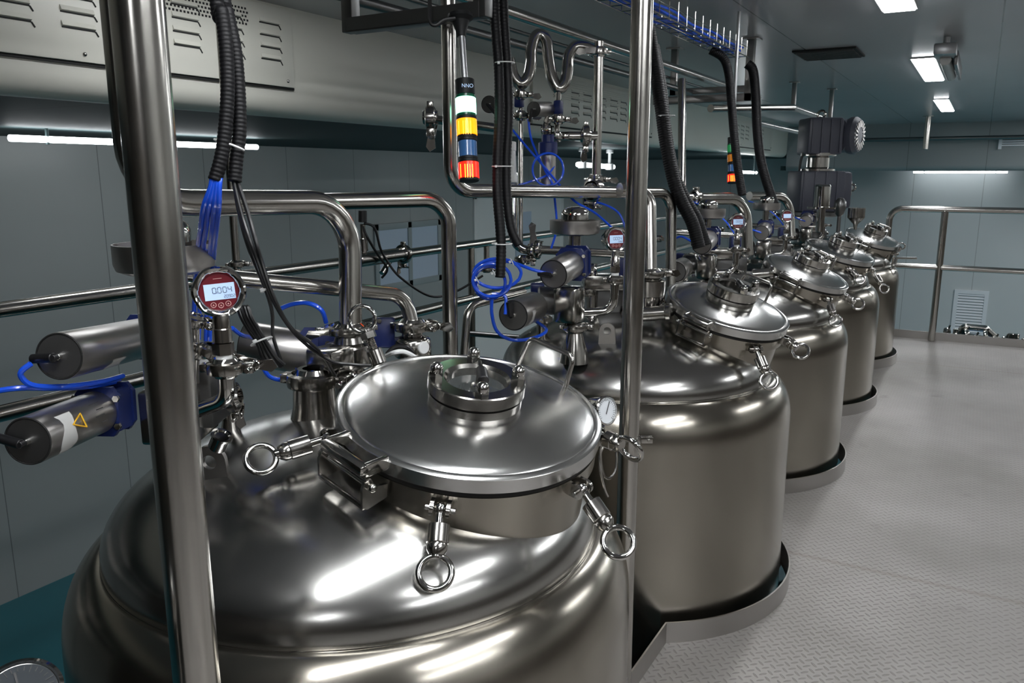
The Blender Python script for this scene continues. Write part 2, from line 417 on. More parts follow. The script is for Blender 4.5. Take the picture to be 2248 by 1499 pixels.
for x in (-.55, 1.2, 3.0): bm_.box((.08, 11.1, .13), T((x, 2.1, -.085)))
solid('trim_5', bm_, M_['dark'], kind='structure')
for y_ in (.42, 1.905, 3.31, 4.65, 6.0): slab('gap_shade_plate', -.93, -.70, y_-.16, y_+.16, -.40, -.38, M_['gasket_shade'])  # black plates added to paint the dark void below the deck gaps

# ---- guard rail at the far end of the platform
gr = thing('guard_rail', 'stainless steel tube guard rail across the far end of the checker plate platform', 'railing', (.5, 7.66, 0))
part('top_rail', MB().tube(fil([(-.67, 7.66, .005), (-.67, 7.66, 1.11), (3.15, 7.66, 1.11)], .10), .026, 16), M_['pipe'], gr)
part('mid_rail', MB().tube([(-.66, 7.66, .63), (3.15, 7.66, .63)], .024, 16), M_['pipe'], gr)
for x in (-.255, 1.2, 2.6): part('post', MB().cyl((x, 7.66, .002), (x, 7.66, 1.10), .027), M_['pipe'], gr)

# ---- lights
def ceil_light(x, y0, y1, label, w=.15, grp='ceiling panel lights'):
    o = thing('ceiling_light', label, 'ceiling light', (x, (y0+y1)/2, ZC), grp)
    part('frame', MB().box((w+.02, y1-y0+.02, .010), T((x, (y0+y1)/2, ZC-.006))), M_['white'], o)
    part('diffuser', MB().box((w, y1-y0, .006), T((x, (y0+y1)/2, ZC-.014)), .002), M_['ledp'], o)
ceil_light(-.475, 3.35, 4.93, 'glowing ceiling panel light cut off by the top edge of the photo')
ceil_light(-.49, 7.02, 8.68, 'glowing ceiling panel light beside the clear tube lamp')
ceil_light(-.53, 10.95, 12.95, 'smallest and farthest glowing panel light on the ceiling')
for (x, y0, y1, w) in ((-.45, -.5, 1.2, .2), (.75, .2, 1.6, .2), (1.9, -.5, 1.2, .2), (1.9, 3.35, 4.93, .2), (1.9, 7.0, 8.7, .2), (.7, -3, -1.8, .2),
                       (-2.6, 2.1, 3.0, .12), (2.2, 10.2, 12.0, .6), (2.2, 13.2, 15.0, .6)):  # panels on this line are added unseen to brighten bulkhead and far wall
    ceil_light(x, y0, y1, 'unseen ceiling panel light set outside the picture for its light', w, 'unseen panel lights outside the picture')
def hang_tube(p0, p1, label, r=.03, grp='tube lights hanging under the low ceiling', arms=True, zc=ZL, rr=.02):
    p0 = V(p0); p1 = V(p1)
    o = thing('tube_light', label, 'tube light', (p0+p1)/2, grp)
    part('tube', MB().cyl(p0, p1, r, 12), M_['tube_light'], o)
    d = (p1-p0)
    for t in (.12, .88):
        q = p0+d*t
        a = MB().cyl(q-V((0, 0, r*1.6)), q+V((0, 0, r*1.4)), rr*1.6, 12)
        a.cyl(q+V((0, 0, r)), V((q.x, q.y, zc)), rr*.6, 10); a.cyl(V((q.x, q.y, zc-.05)), V((q.x, q.y, zc)), rr*1.4, 12)
        if arms: part('bracket', a, M_['white'] if rr > .03 else M_['lowceil'], o)
a = at(20, 303, Z=1.635); b = at(560, 323, Z=1.635); b.x = a.x
hang_tube(a, b, 'long bright tube light under the low ceiling, behind the foreground pole', .022, rr=.008)
a = at(1268, 361, Y=9.0); b = at(1400, 366, Y=10.1); b.x = a.x
hang_tube(a, b, 'bright tube light held by two white stand-offs, seen past the bent riser pipes', .028, rr=.034)
a = at(1610, 377, Y=13.0); b = at(1662, 379, Y=14.5); b.x = a.x
hang_tube(a, b, 'short bright tube light seen right behind the far signal tower', .022)
a = at(2005, 378, Y=17.6); b = at(2212, 377, Y=17.6); b.z = a.z
hang_tube(a, b, 'thin tube light glowing along the far wall above the guard rail', .015, rr=.008, zc=1.46)
# more of the same row under the low ceiling, lighting the left side
# explosion proof lamp beside the middle panel
lp = at(2082, 150, Z=2.12)
el = thing('tube_lamp', 'unlit clear tube lamp in a grey cage beside a glowing ceiling panel', 'lamp', (lp.x, lp.y, ZC))
el_a = V((lp.x, lp.y-.5, 2.12)); el_b = V((lp.x, lp.y+.55, 2.12))
part('glass_tube', MB().cyl(el_a, el_b, .035), M_['dust'], el)
part('housing', MB().box((.13, .22, .07), T((lp.x, lp.y-.55, 2.17)), .01).cyl((lp.x, lp.y-.58, 2.2), (lp.x, lp.y-.58, ZC), .02), M_['al'], el)
part('hood', MB().box((.02, 1.0, .09), T((lp.x+.06, lp.y, 2.13)), .004).box((.11, 1.0, .012), T((lp.x, lp.y, 2.17))), M_['dark'], el)
# ceiling vent
vq = [at(*p, Z=ZC-.012) for p in ((1742, 115), (1880, 105), (1897, 124), (1765, 134))]
vx0, vx1 = (vq[0].x+vq[3].x)/2, (vq[1].x+vq[2].x)/2; vy0, vy1 = (vq[0].y+vq[1].y)/2, (vq[2].y+vq[3].y)/2
cv = thing('ceiling_vent', 'dark rectangular vent grille set in the ceiling', 'vent', ((vx0+vx1)/2, (vy0+vy1)/2, ZC))
part('frame', MB().box((vx1-vx0, vy1-vy0, .012), T(((vx0+vx1)/2, (vy0+vy1)/2, ZC-.006))), M_['louvre_dark'], cv)
g = MB()
for k in range(9): g.box((vx1-vx0-.04, .012, .012), T(((vx0+vx1)/2, vy0+.04+(vy1-vy0-.08)*k/8, ZC-.016)))
part('grille', g, M_['dark'], cv)

# ---- louvred cover panels on the left bulkhead
def louvre_panel(px0, px1, cols, z0, z1, label, perf=None, ribs=None, slots=4):
    X = XB+.022
    y0, y1 = at(px0[0], px0[1], X=X).y, at(px1[0], px1[1], X=X).y
    o = thing('louvre_panel', label, 'cover panel', (X, (y0+y1)/2, z0), 'louvred cover panels on the bulkhead')
    part('sheet', MB().box((.02, y1-y0, z1-z0), T((X-.010, (y0+y1)/2, (z0+z1)/2)), .003), M_['beige'], o)
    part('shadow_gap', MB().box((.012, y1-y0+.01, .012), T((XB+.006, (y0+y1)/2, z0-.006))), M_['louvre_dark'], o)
    for (a, b) in cols:
        s = MB(); hd = MB(); ya, yb = at(a, 100, X=X).y, at(b, 100, X=X).y
        for k in range(slots):
            z = z0+.125+k*(.058 if slots == 4 else .05)
            s.box((.004, yb-ya, .0055), T((X+.001, (ya+yb)/2, z)))
            s.box((.004, .022, .005), Matrix.Translation((X+.001, yb+.007, z-.010)) @ Matrix.Rotation(-1.0, 4, 'X'))
            hd.prism([(0, 0), (.010, .004), (.002, .022), (0, .022)], yb-ya, Matrix(((1, 0, 0, X), (0, 0, 1, ya), (0, 1, 0, z+.003), (0, 0, 0, 1))))
        lv = part('louvre_column', hd, M_['beige'], o); part('louvre_slots', s, M_['louvre_dark'], lv)
    for y in (y0+.12*(y1-y0) if px0[0] > 500 else at(187, 130, X=X).y, y1-.05):
        part('screw', MB().sph((X+.001, y, z0+.03), .009, 10), M_['fit'], o)
    if perf:
        p = MB(); ya, yb = at(perf[0], 30, X=X).y, at(perf[1], 30, X=X).y
        for r in range(5):
            for c in range(int((yb-ya)/.02)):
                p.box((.003, .0095, .0095), T((X+.001, ya+.02*c+(.01 if r % 2 else 0), perf[2]+.018*r)))
        part('perforation', p, M_['louvre_dark'], o)
    if ribs:
        p = MB(); ya, yb = at(ribs[0], 180, X=X).y, at(ribs[1], 180, X=X).y
        for r in range(9): p.box((.008, yb-ya, .008), T((X+.003, (ya+yb)/2, z1-.03-.018*r)))
        part('ribs', p, M_['beige'], o)
louvre_panel((-260, 100), (648, 198), [(-120, -40), (0, 74), (140, 212), (300, 350), (382, 438), (500, 532), (572, 614)], 1.845, 2.235,
             'large pale louvred panel with perforated rows, at the top left on the bulkhead', perf=(330, 550, 2.12))
louvre_panel((1170, 262), (1432, 316), [(1218, 1232), (1256, 1272), (1283, 1300), (1318, 1332), (1343, 1358), (1366, 1378), (1420, 1428)], 1.80, 2.21,
             'pale louvred panel with ribbed top, between the bent pipes and middle pole', ribs=(1215, 1372))
louvre_panel((1615, 325), (1692, 342), [(1626, 1632), (1637, 1643), (1648, 1654), (1672, 1677), (1682, 1687)], 1.80, 2.15,
             'small distant louvred panel near the grey gear motor')

# ---- return air grille on the far wall
gq0, gq1 = at(2085, 735, Y=YF-.03), at(2172, 640, Y=YF-.03)
ag = thing('air_grille', 'white louvred return air grille low on the far wall', 'air grille', ((gq0.x+gq1.x)/2, YF, gq0.z-.1))
gx, gz, gw, gh = (gq0.x+gq1.x)/2, (gq0.z+gq1.z)/2-.05, gq1.x-gq0.x, gq1.z-gq0.z+.1
f = MB()
for sx in (-1, 1): f.box((.07, .04, gh), T((gx+sx*(gw/2-.035), YF-.02, gz)))
for sz in (-1, 1): f.box((gw-.14, .04, .07), T((gx, YF-.02, gz+sz*(gh/2-.035))))
part('frame', f, M_['grille'], ag)
f = MB()
for k in range(16): f.box((gw-.12, .012, gh/24), Matrix.Translation((gx, YF-.02, gz-gh/2+.09+(gh-.18)*k/15)) @ Matrix.Rotation(-.6, 4, 'X'))
part('slats', f, M_['grille'], ag)
part('backing', MB().box((gw-.08, .008, gh-.08), T((gx, YF-.006, gz))), M_['wframe'], ag)
# ---- second grille high on the far bulkhead
p0, p1 = at(2195, 322, Y=YBF-.02), at(2400, 300, Y=YBF-.02)
f = MB()
for k in range(4): f.box((p1.x-p0.x, .03, .02), T(((p0.x+p1.x)/2, YBF-.02, p0.z+.02+.035*k)))
f.box((.05, .05, .2), T((p0.x, YBF-.026, p0.z+.06)))
solid('air_grille', f, M_['grille'], 'long slotted grille high on the far bulkhead at the right edge', 'air grille')
# ---- pipe and dropper at the far bulkhead
pA = at(1850, 306, Y=15.6); pB = at(2300, 302, Y=15.6); pB.z = pA.z = (pA.z+pB.z)/2
solid('pipe', MB().tube([pA, pB], .035, 12), M_['dark'], 'thin dark pipe running across the top of the far bulkhead', 'pipe')
q = at(2034, 300, Y=14.0)
solid('ceiling_hanger', MB().cyl((q.x, 14, ZC-.005), (q.x, 14, at(2030, 328, Y=14.0).z), .04).cyl((q.x, 14, ZC-.012), (q.x, 14, ZC), .08), M_['pipe'],
      'single short steel dropper hanging from the ceiling above the guard rail', 'hanger')

# ---- machine on the lower floor beyond the guard rail
Y0 = 9.6
pz = at(2150, 722, Y=Y0); x0 = at(2088, 740, Y=Y0).x; x1 = at(2236, 745, Y=Y0).x
ms = thing('filter_skid', 'steel pipework skid standing on the lower floor beyond the guard rail', 'machine', ((x0+x1)/2, Y0, ZF))
part('top_pipe', MB().tube(fil([(x0+.02, Y0, pz.z-.25), (x0+.10, Y0, pz.z+.01), (x1-.30, Y0, pz.z+.01), (x1-.05, Y0, pz.z-.22)], .05), .035, 14), M_['pipe'], ms)
part('second_pipe', MB().tube([(x0+.12, Y0-.05, pz.z-.07), (x1-.28, Y0-.05, pz.z-.09)], .028, 14), M_['pipe'], ms)
part('blue_wrapping', MB().box((.42, .25, .10), T(((x0+x1)/2-.02, Y0, pz.z-.17)), .03), M_['bluewrap'], ms)
for x in (x0+.01, x0+.55, x1-.1):
    part('leg', MB().cyl((x, Y0, ZF), (x+.03, Y0, pz.z-.02), .03), M_['pipe'], ms)
for k in range(9):
    x = x0-.04+(x1-x0+.1)*k/8; z = pz.z-.06-.05*(k % 2)-(.04 if k > 5 else 0)
    part('clamp', MB().lathe([(.02, -.02), (.055, -.02), (.06, 0), (.055, .02), (.02, .02)], frame((x, Y0-.06, z), (1, .3*(k % 3-1), .2)), 16, True).cyl((x, Y0-.06, z+.03), (x+.02, Y0-.06, z+.085), .01), M_['fit'], ms)
part('cross_frame', MB().box((x1-x0, .5, .05), T(((x0+x1)/2, Y0, ZF+.5)), .01), M_['fit'], ms)

# ================================================================= VESSELS
WHO = ['nearest', 'second', 'third', 'fourth', 'farthest']
def lidframe(c, tx):
    nx, ny = math.sin(tx[0]), math.sin(tx[1])
    return frame(c, (nx, ny, math.sqrt(1-nx*nx-ny*ny)), (1, 0, 0))      # x points down-slope to the walkway, y along the row
def plate_hole(outer, hc, hr, n=20):
    """outline with a round hole, joined by a slit, for a prism"""
    k = min(range(len(outer)), key=lambda i: (outer[i][0]-hc[0])**2+(outer[i][1]-hc[1])**2)
    a0 = math.atan2(outer[k][1]-hc[1], outer[k][0]-hc[0])
    hole = [(hc[0]+hr*math.cos(a0-2*PI*i/n), hc[1]+hr*math.sin(a0-2*PI*i/n)) for i in range(n+1)]
    return outer[:k+1] + hole + [outer[k]] + outer[k+1:]
def lug(root, P, nrm, w=.05, hgt=.07):
    """lifting lug with a round eye, on a welded foot pad"""
    M = frame(P, nrm, V((0, 0, 1)).cross(V(nrm)))                 # x sideways, y up
    r = w/2
    o = [(-r*1.15, -.02), (r*1.15, -.02)] + [(r*math.cos(a), hgt-r+r*math.sin(a)) for a in [PI*k/14 for k in range(15)]]
    part('lifting_lug', MB().prism(plate_hole(o, (0, hgt-r), .0125), .010, M), M_['act'], root)
def swing_bolt(root, piv, end, rad, s=1.0, name='swing_bolt', n=V((0, 0, 1)), edge=False):
    """eye nut on a hinged rod: piv = pin, end = centre of the ring"""
    piv = V(piv); end = V(end); d = (end-piv).normalized(); L = (end-piv).length; t = V(n).cross(V(rad)).normalized()
    R = .0245*s; L1 = L-R
    b = MB().cyl(piv, piv+d*(L1*.72), .0068*s, 14)
    b.sph(piv, .0105*s); b.cyl(piv-t*.024*s, piv+t*.024*s, .0042*s, 12)
    o = part(name, b, M_['pol'], root)
    f = MB()
    for sg in (-1, 1): f.lathe([(.0, -.003*s), (.0125*s, -.003*s), (.0125*s, .003*s), (0, .003*s)], frame(piv+t*.013*s*sg, t), 18)
    for sg in (-1, 1): f.box((.006*s, .024*s, .022*s), frame(piv+t*.013*s*sg-V(rad)*.010*s, rad, t) )
    part('fork', f, M_['fit'], o)
    c0, c1 = L1*.34, L1*.74
    part('collar', MB().cyl(piv+d*c0, piv+d*c1, .0172*s, 28, bev=.001).lathe([(.0150*s, 0), (.0160*s, .003*s), (.0160*s, .010*s), (.011*s, .018*s), (.0, .018*s)], frame(piv+d*c1, d), 24), M_['fit'], o)
    nv = (CAMP-piv).normalized()+V(rad)*.3+V((0, 0, .35)) if not edge else RT+V((0, 0, .25)); nv = (nv-d*nv.dot(d)).normalized(); n = MB().torus(frame(end, nv), R, .0052*s, 36, 12); n.cyl(piv+d*(c1+.008*s), end-d*(R-.002), .0085*s, 18)
    part('eye', n, M_['pol'], o)
    return o
def vessel(i, lc, tx, LR, bolts, hinge, collar_r=.082, knob=True, handle=(100, 68), ring_h=.024, lidh=.055):
    cx, cy = TX, TY[i]
    root = thing('process_vessel', ['large polished steel vessel filling the foreground, nearest the camera',
        'steel vessel directly behind the middle pole, second from the camera',
        'steel vessel third from the camera in the row',
        'steel vessel fourth from the camera, second last of the row',
        'farthest and smallest steel vessel, below the grey gear motor'][i], 'steel vessel', (cx, cy, ZF), 'steel vessels in a row along the platform edge')
    M0 = T((cx, cy, 0))
    pr = [(0, -1.28), (.2, -1.25), (.38, -1.17), (.49, -1.05), (.536, -.9), (.536, .58)]
    pr += [(.462+.074*math.cos(a), .60+.130*math.sin(a)) for a in [PI/2*k/14 for k in range(0, 14)]] + [(.462, .727)]
    part('jacket', MB().lathe(pr, M0, 128), M_['body'], root, ang=60)
    pr = [(.455, .70), (.466, .722)] + [(.466*math.cos(a), .738+.190*math.sin(a)) for a in [PI/2*k/22 for k in range(1, 22)]] + [(0, .928)]
    part('top_head', MB().lathe(pr, M0, 128), M_['dome'], root, ang=60)
    part('weld_bead', MB().torus(T((cx, cy, .729)), .464, .0022, 128, 6), M_['pol'], root)
    part('gap_shade_ring', MB().lathe([(.53, -.13), (.60, -.13), (.60, -.11), (.53, -.11)], M0, 64, True), M_['gasket_shade'], root)  # black ring added below the deck to paint the shade in the gap
    for k in range(3):
        a = 2*PI*k/3+2.2; p = V((cx+.44*math.cos(a), cy+.44*math.sin(a), 0))
        part('leg', MB().cyl((p.x, p.y, ZF), (p.x, p.y, -1.0), .045), M_['pipe'], root)
    # manway
    L = lidframe(lc, tx); n = L.to_3x3().col[2]
    P = lambda r, deg, z=0: L @ V((r*math.cos(math.radians(deg)), r*math.sin(math.radians(deg)), z))
    R = LR
    part('manway_neck', MB().lathe([(R-.003, -.037), (R-.003, -.066), (R-.013, -.068), (R-.0135, -.25), (R-.03, -.26), (R-.03, -.037)], L, 96, True), M_['body'], root)
    part('lid_gasket', MB().lathe([(R-.03, -.0375), (R-.006, -.0375), (R-.006, -.029), (R-.03, -.029)], L, 96, True), M_['gasket_shade'], root)
    lid = MB().lathe([(0, -.029), (R-.003, -.029), (R, -.026), (R, -.003), (R-.004, 0), (R-.012, .0005), (R-.014, -.002), (R-.017, .0005)] +
                     [((R-.018)*math.cos(a), .001+lidh*math.sin(a)) for a in [PI/2*k/24 for k in range(1, 24)]] + [(0, .001+lidh)], L, 128) if False else \
          MB().lathe([(0, -.029), (R-.003, -.029), (R, -.026), (R, -.003), (R-.004, 0), (R-.011, .0005), (R-.013, -.0025), (R-.016, .0005)] +
                     [(r*(R-.018), .001+lidh*(1-r**2.3)) for r in [1-k/20 for k in range(1, 20)]] + [(0, .001+lidh)], L, 128)
    lo = part('manway_lid', lid, M_['lid'], root, ang=40)
    cr = collar_r; zc = lidh*.88; L_ = L
    if i == 0: L = L @ T((.013, -.009, 0))
    sg = part('sight_glass', MB().lathe([(cr-.03, zc-.03), (cr-.003, zc-.03), (cr-.003, zc+.014), (cr-.03, zc+.014)], L, 64, True)
              .lathe([(cr-.034, zc+.018), (cr-.002, zc+.018), (cr, zc+.020), (cr, zc+.018+ring_h-.002), (cr-.002, zc+.018+ring_h), (cr-.027, zc+.018+ring_h), (cr-.033, zc+.012+ring_h)], L, 64, True), M_['fit'], root)
    part('glass', MB().cyl(L @ V((0, 0, zc+.014)), L @ V((0, 0, zc+.022)), cr-.028, 40), M_['glass'], sg)
    part('seal', MB().lathe([(cr-.02, zc+.0135), (cr-.006, zc+.0135), (cr-.006, zc+.0185), (cr-.02, zc+.0185)], L, 48, True), M_['gasket_shade'], sg)
    zt = zc+.018+ring_h
    for k in range(4):
        a = 38+90*k; m = frame(L @ V((cr*.84*math.cos(math.radians(a)), cr*.84*math.sin(math.radians(a)), zt)), n, L.to_3x3().col[0])
        part('cap_nut', MB().hexp(m, .0132, .010).lathe([(.0115, .010), (.0115, .015)]+[(.0115*math.cos(b), .015+.0115*math.sin(b)) for b in [PI/2*j/6 for j in range(1, 6)]]+[(0, .0265)], m, 20), M_['pol'], sg)
    if knob:
        b = L @ V((.004, 0, zc+.02)); tip = b+n*.048+V((-.004, .004, 0)); arm = V((.50, -.62, -.30)).normalized()
        w = part('wiper_arm', MB().cyl(b, b+n*.010, .014, 20).cyl(b, tip, .0058, 14, r1=.0045).cyl(tip-arm*.006, tip+arm*.036, .0050, 12), M_['pol'], sg)
        q = tip+arm*.018
        part('grip', MB().cyl(q, q+arm*.034, .0098, 20), M_['black'], w)
    L = L_
    h0, h1 = P(R*.90, handle[0], lidh*.12), P(R*.90, handle[1], lidh*.12); up = n*.062+V((.01, .012, 0))
    m0, m1 = h0.lerp(h1, .04)+up, h0.lerp(h1, .94)+up
    part('lid_handle', MB().tube(fil([h0, m0, m1, h1], .016), .0048, 14), M_['fit'], root)
    # hinge
    hp = P(R, hinge); hx = (P(1, hinge+90)-L.translation).normalized(); hr = (P(1, hinge)-L.translation).normalized()
    H = Matrix((hx, hr, n)).transposed().to_4x4(); H.translation = hp; w = .049 if i == 0 else .041
    a = MB()
    for s in (-1, 1): a.box((.009, .046, .024), H @ T((s*w, .014, -.006)), .003)
    a.box((2*w+.010, .020, .018), H @ T((0, .038, -.004)), .006)
    hg = part('hinge', a, M_['fit'], root)
    part('hinge_pin', MB().cyl(H @ V((-w-.014, .032, -.030)), H @ V((w+.014, .032, -.030)), .0045, 14), M_['pol'], hg)
    b = MB()
    for s in (-1, 1):
        mm = H @ Matrix(((0, 0, 1, s*(w+.007)-.0025), (1, 0, 0, 0), (0, 1, 0, 0), (0, 0, 0, 1)))
        b.prism([(-.004, -.040), (.020, -.036), (.030, -.018), (.042, -.020), (.046, -.032), (.044, -.066), (.034, -.072), (-.004, -.064)], .005, mm)
    b.box((2*w+.018, .006, .008), H @ T((0, .041, -.066)), .001)
    for s in (-1, 1): b.sph(H @ V((s*(w+.016), .032, -.030)), .0075, 12)
    part('hinge_bracket', b, M_['fit'], hg)
    for (ang, px, py, kind) in bolts:
        pv = P(R+.012, ang, -.052); rd = (P(1, ang)-L.translation).normalized()
        if kind == 'hang':
            D0 = depth(pv)
            # ring centre: hangs below the pin, outside the neck, resting towards the head
            if px is None: e = pv+V((rd.x*.045, rd.y*.045, -.105))
            else: e = at(px, py, D=D0-(.045 if i == 0 else .03))
            swing_bolt(root, pv, e, rd, 1.0 if i == 0 else 1.05, n=n, edge=(ang == 38))
        else:
            base = P(R-.002, ang, -.045)+rd*.014; up_ = (at(px, py, D=depth(base))-base).normalized()
            o = part('closed_bolt', MB().cyl(base, base+up_*.095, .0085, 16), M_['dark'], root)
            part('boss', MB().cyl(base+up_*.030, base+up_*.062, .0165, 24), M_['fit'], o)
            th = MB().lathe([(.0085+(.0012 if k % 2 else 0), .062+.0015*k) for k in range(17)], frame(base, up_), 16); part('thread', th, M_['fit'], o)
            part('nut', MB().hexp(frame(base+up_*.086, up_), .0165, .013).cyl(base+up_*.099, base+up_*.106, .012), M_['pol'], o)
            part('eye', MB().torus(frame(base+up_*.128, V((.45, -.9, .1))), .0262, .0045, 40, 12), M_['pol'], o)
    return root, L, P
v1, L1, P1 = vessel(0, (-.761, 1.179, .989), (.188, -.104), .238, [(-67, 955, 1257, 'hang'), (-8, 1357, 1190, 'hang'), (38, 1383, 985, 'hang'), (-134, 573, 1007, 'hang'), (165, 795, 700, 'up')], -103, collar_r=.086, knob=True, handle=(96, 63), lidh=.028)
v2, L2, P2 = vessel(1, (-.699, 2.667, .971), (.283, -.099), .206, [(-45, 1688, 836, 'hang'), (6, 1757, 771, 'hang'), (172, 1440, 668, 'hang')], -98, collar_r=.084, ring_h=.032, lidh=.028, handle=(98, 62))
v3, L3, P3 = vessel(2, (-.686, 4.006, .952), (.339, -.07), .201, [(-45, 1834, 704, 'hang'), (4, 1883, 668, 'hang')], -98, collar_r=.084, ring_h=.032, lidh=.028, handle=(98, 62))
v4, L4, P4 = vessel(3, (-.725, 5.332, .940), (.290, -.066), .210, [(-60, 1888, 614, 'hang'), (-5, 1941, 634, 'hang')], -100, collar_r=.084, ring_h=.032, lidh=.028, handle=(98, 62))
v5, L5, P5 = vessel(4, (-.684, 6.667, .935), (.293, -.13), .198, [(-20, 1958, 596, 'hang'), (20, 1979, 540, 'hang')], -100, collar_r=.082, ring_h=.032, lidh=.028, handle=(98, 62))
q = V((-1.035, .812, .862)); lug(v1, at(470, 1072, Z=.865), (.45, -1, 0), .058, .080)
lug(v2, V((-.985, 2.33, .865)), (.25, -1, 0), .05, .075)
for vv, k in ((v3, 2), (v4, 3)): lug(vv, V((-.985, TY[k]-.313, .865)), (.25, -1, 0), .05, .075)
for vv, (ty, P_) in ((v1, (TY[0], P1)),):
    a = at(505, 1062, Z=.862)
    part('foot_pad', MB().tube([at(452, 1128, D=depth(at(452, 1128, Z=.845))-.012), at(505, 1085, D=depth(at(505, 1085, Z=.868))-.012), at(552, 1045, D=depth(at(552, 1045, Z=.885))-.010)], .007, 10), M_['pol'], vv)

# ================================================================= FITTINGS
def pipe(pts, r, label, R=.06, mat='pipe', cat='pipe', name='pipe', group=None, n=20):
    return solid(name, MB().tube(fil(pts, R), r, n), M_[mat], label, cat, group)
def clamp(P, ax, r, label, wing=None, s=1.0, group='pipe clamps', white=False):
    """hinged pipe clamp: two half rings, ferrule discs and a wing nut"""
    P = V(P); ax = V(ax).normalized()
    wing = V(wing) if wing is not None else ax.orthogonal(); wing = (wing-ax*wing.dot(ax)).normalized(); t = ax.cross(wing)
    o = thing('pipe_clamp', label, 'clamp', P, group); m = frame(P, ax); k = r*1.0
    part('ferrule', MB().lathe([(r*.7, -.012*s), (r*1.02, -.012*s), (r*1.5, -.003*s), (r*1.5, .003*s), (r*1.02, .012*s), (r*.7, .012*s)], m, 32, True), M_['pol'], o)
    part('band', MB().lathe([(r*1.42, -.008*s), (r*1.72, -.0065*s), (r*1.78, 0), (r*1.72, .0065*s), (r*1.42, .008*s)], m, 36, True)
         .box((.010*s, .014*s, .013*s), frame(P-wing*r*1.85, wing, ax), .002).box((.014*s, .016*s, .013*s), frame(P+wing*(r*1.75+.006*s), ax, wing), .003), M_['fit'], o)
    b = P+wing*(r*1.8+.009*s)
    w = MB().cyl(b-t*.020*s, b+t*.016*s, .0032*s, 10).cyl(b+t*.010*s, b+t*.018*s, .0065*s, 12)
    c = b+t*.017*s
    for g in (-1, 1): w.prism([(0, -.004*s), (.020*s, -.006*s), (.026*s, .004*s), (.018*s, .010*s), (0, .006*s)], .003*s, frame(c, t, wing*g+t*.3))
    part('wing_nut', w, M_['pol'], o)
    return o
def ferrule_stack(P, ax, r, h, label, cat='fitting', name='nozzle', group=None, n=32, base=1.25):
    return solid(name, MB().lathe([(0, 0), (r*base, 0), (r*1.02, h*.18), (r, h*.3), (r, h*.85), (r*1.45, h*.93), (r*1.45, h), (0, h)], frame(P, ax), n), M_['fit'], label, cat, group)
def actuator(P, ax, r, L, label, plate=True, tag=None, tube_dir=None, up=(0, 0, 1), group='pneumatic valve actuators', det=True, capmat='cap'):
    P = V(P); ax = V(ax).normalized(); upv = V(up); upv = (upv-ax*upv.dot(ax)).normalized(); side = ax.cross(upv)
    o = thing('valve_actuator', label, 'valve actuator', P+ax*L*.5, group); m = frame(P, ax, side)
    part('cylinder', MB().lathe([(r*.93, -.001), (r*.99, -.001), (r, .001), (r, L-.004), (r*.96, L), (0, L), (0, .002), (r*.93, .002)], m, 56), M_['act'], o)
    part('end_cap', MB().lathe([(0, -.0015), (r*.90, -.0015), (r*.90, .004), (0, .004)], m, 48), M_[capmat], o, label='dark machined end cap')
    part('seal_ring', MB().torus(frame(P-ax*.0015, ax), r*.945, r*.035, 56, 8), M_['gasket_shade'], o)
    if det:
        part('air_fitting', MB().cyl(P, P-ax*.010, r*.14, 14).hexp(frame(P-ax*.010, ax), r*.13, .006), M_['pol'], o)
        if tube_dir is not None:
            td = V(tube_dir).normalized(); q = P-ax*.008
            part('tube_connector', MB().cyl(q, q-ax*.014, r*.13, 14).cyl(q-ax*.010, q-ax*.010+td*.042, r*.2, 16), M_['black'], o)
    if tag:
        a0, a1, z0, z1 = tag
        vs = []; fs = []; n = 14
        for k in range(n+1):
            a = a0+(a1-a0)*k/n
            for z in (z0+.006*math.sin(k*.9), z1+.004*math.cos(k)): vs.append(m @ V((r*1.012*math.cos(a), r*1.012*math.sin(a), z)))
        for k in range(n): fs.append((2*k, 2*k+1, 2*k+3, 2*k+2))
        part('paper_tag', MB().add(vs, fs), M_['label'], o)
    if plate:
        e = P+ax*L
        w = r*1.05; pl = [(-w, -w*.7), (-w*.7, -w*1.1), (w*.7, -w*1.1), (w, -w*.7), (w, w*.7), (w*.7, w*1.1), (-w*.7, w*1.1), (-w, w*.7)]
        part('mounting_bracket', MB().prism(pl, .011, frame(e, ax, side)).prism([(-w*.9, -w*.9), (-w*.5, -w*.9), (-w*.5, w*.9), (-w*.9, w*.9)], .045, frame(e+ax*.009, ax, side))
             .prism([(w*.5, -w*.9), (w*.9, -w*.9), (w*.9, w*.9), (w*.5, w*.9)], .045, frame(e+ax*.009, ax, side)).prism(pl, .010, frame(e+ax*.050, ax, side)), M_['bluecast'], o)
        for sx in (-1, 1):
            for sy in (-1, 1): part('bolt', MB().hexp(frame(e-ax*.003+side*sx*w*.72+upv*sy*w*.72, ax), .0055, .004) if False else MB().hexp(frame(e+ax*.060+side*sx*w*.7+upv*sy*w*.7, ax), .006, .006).hexp(frame(e+side*sx*w*.93+upv*sy*w*.62-ax*.004, ax), .006, .006), M_['fit'], o)
        part('valve_stem', MB().cyl(e+ax*.002, e+ax*.085, r*.28, 18), M_['fit'], o)
    return o
def air_tube(pts, label, r=.004, mat='blue', name='air_tube', k=8, group='blue air tubes'):
    return solid(name, MB().tube(spl(pts, k), r, 8), M_[mat], label, 'air tube' if mat == 'blue' else 'cable', group)
def cable(pts, label, r=.004, group='black cables'): return air_tube(pts, label, r, 'black', 'cable', group=group)
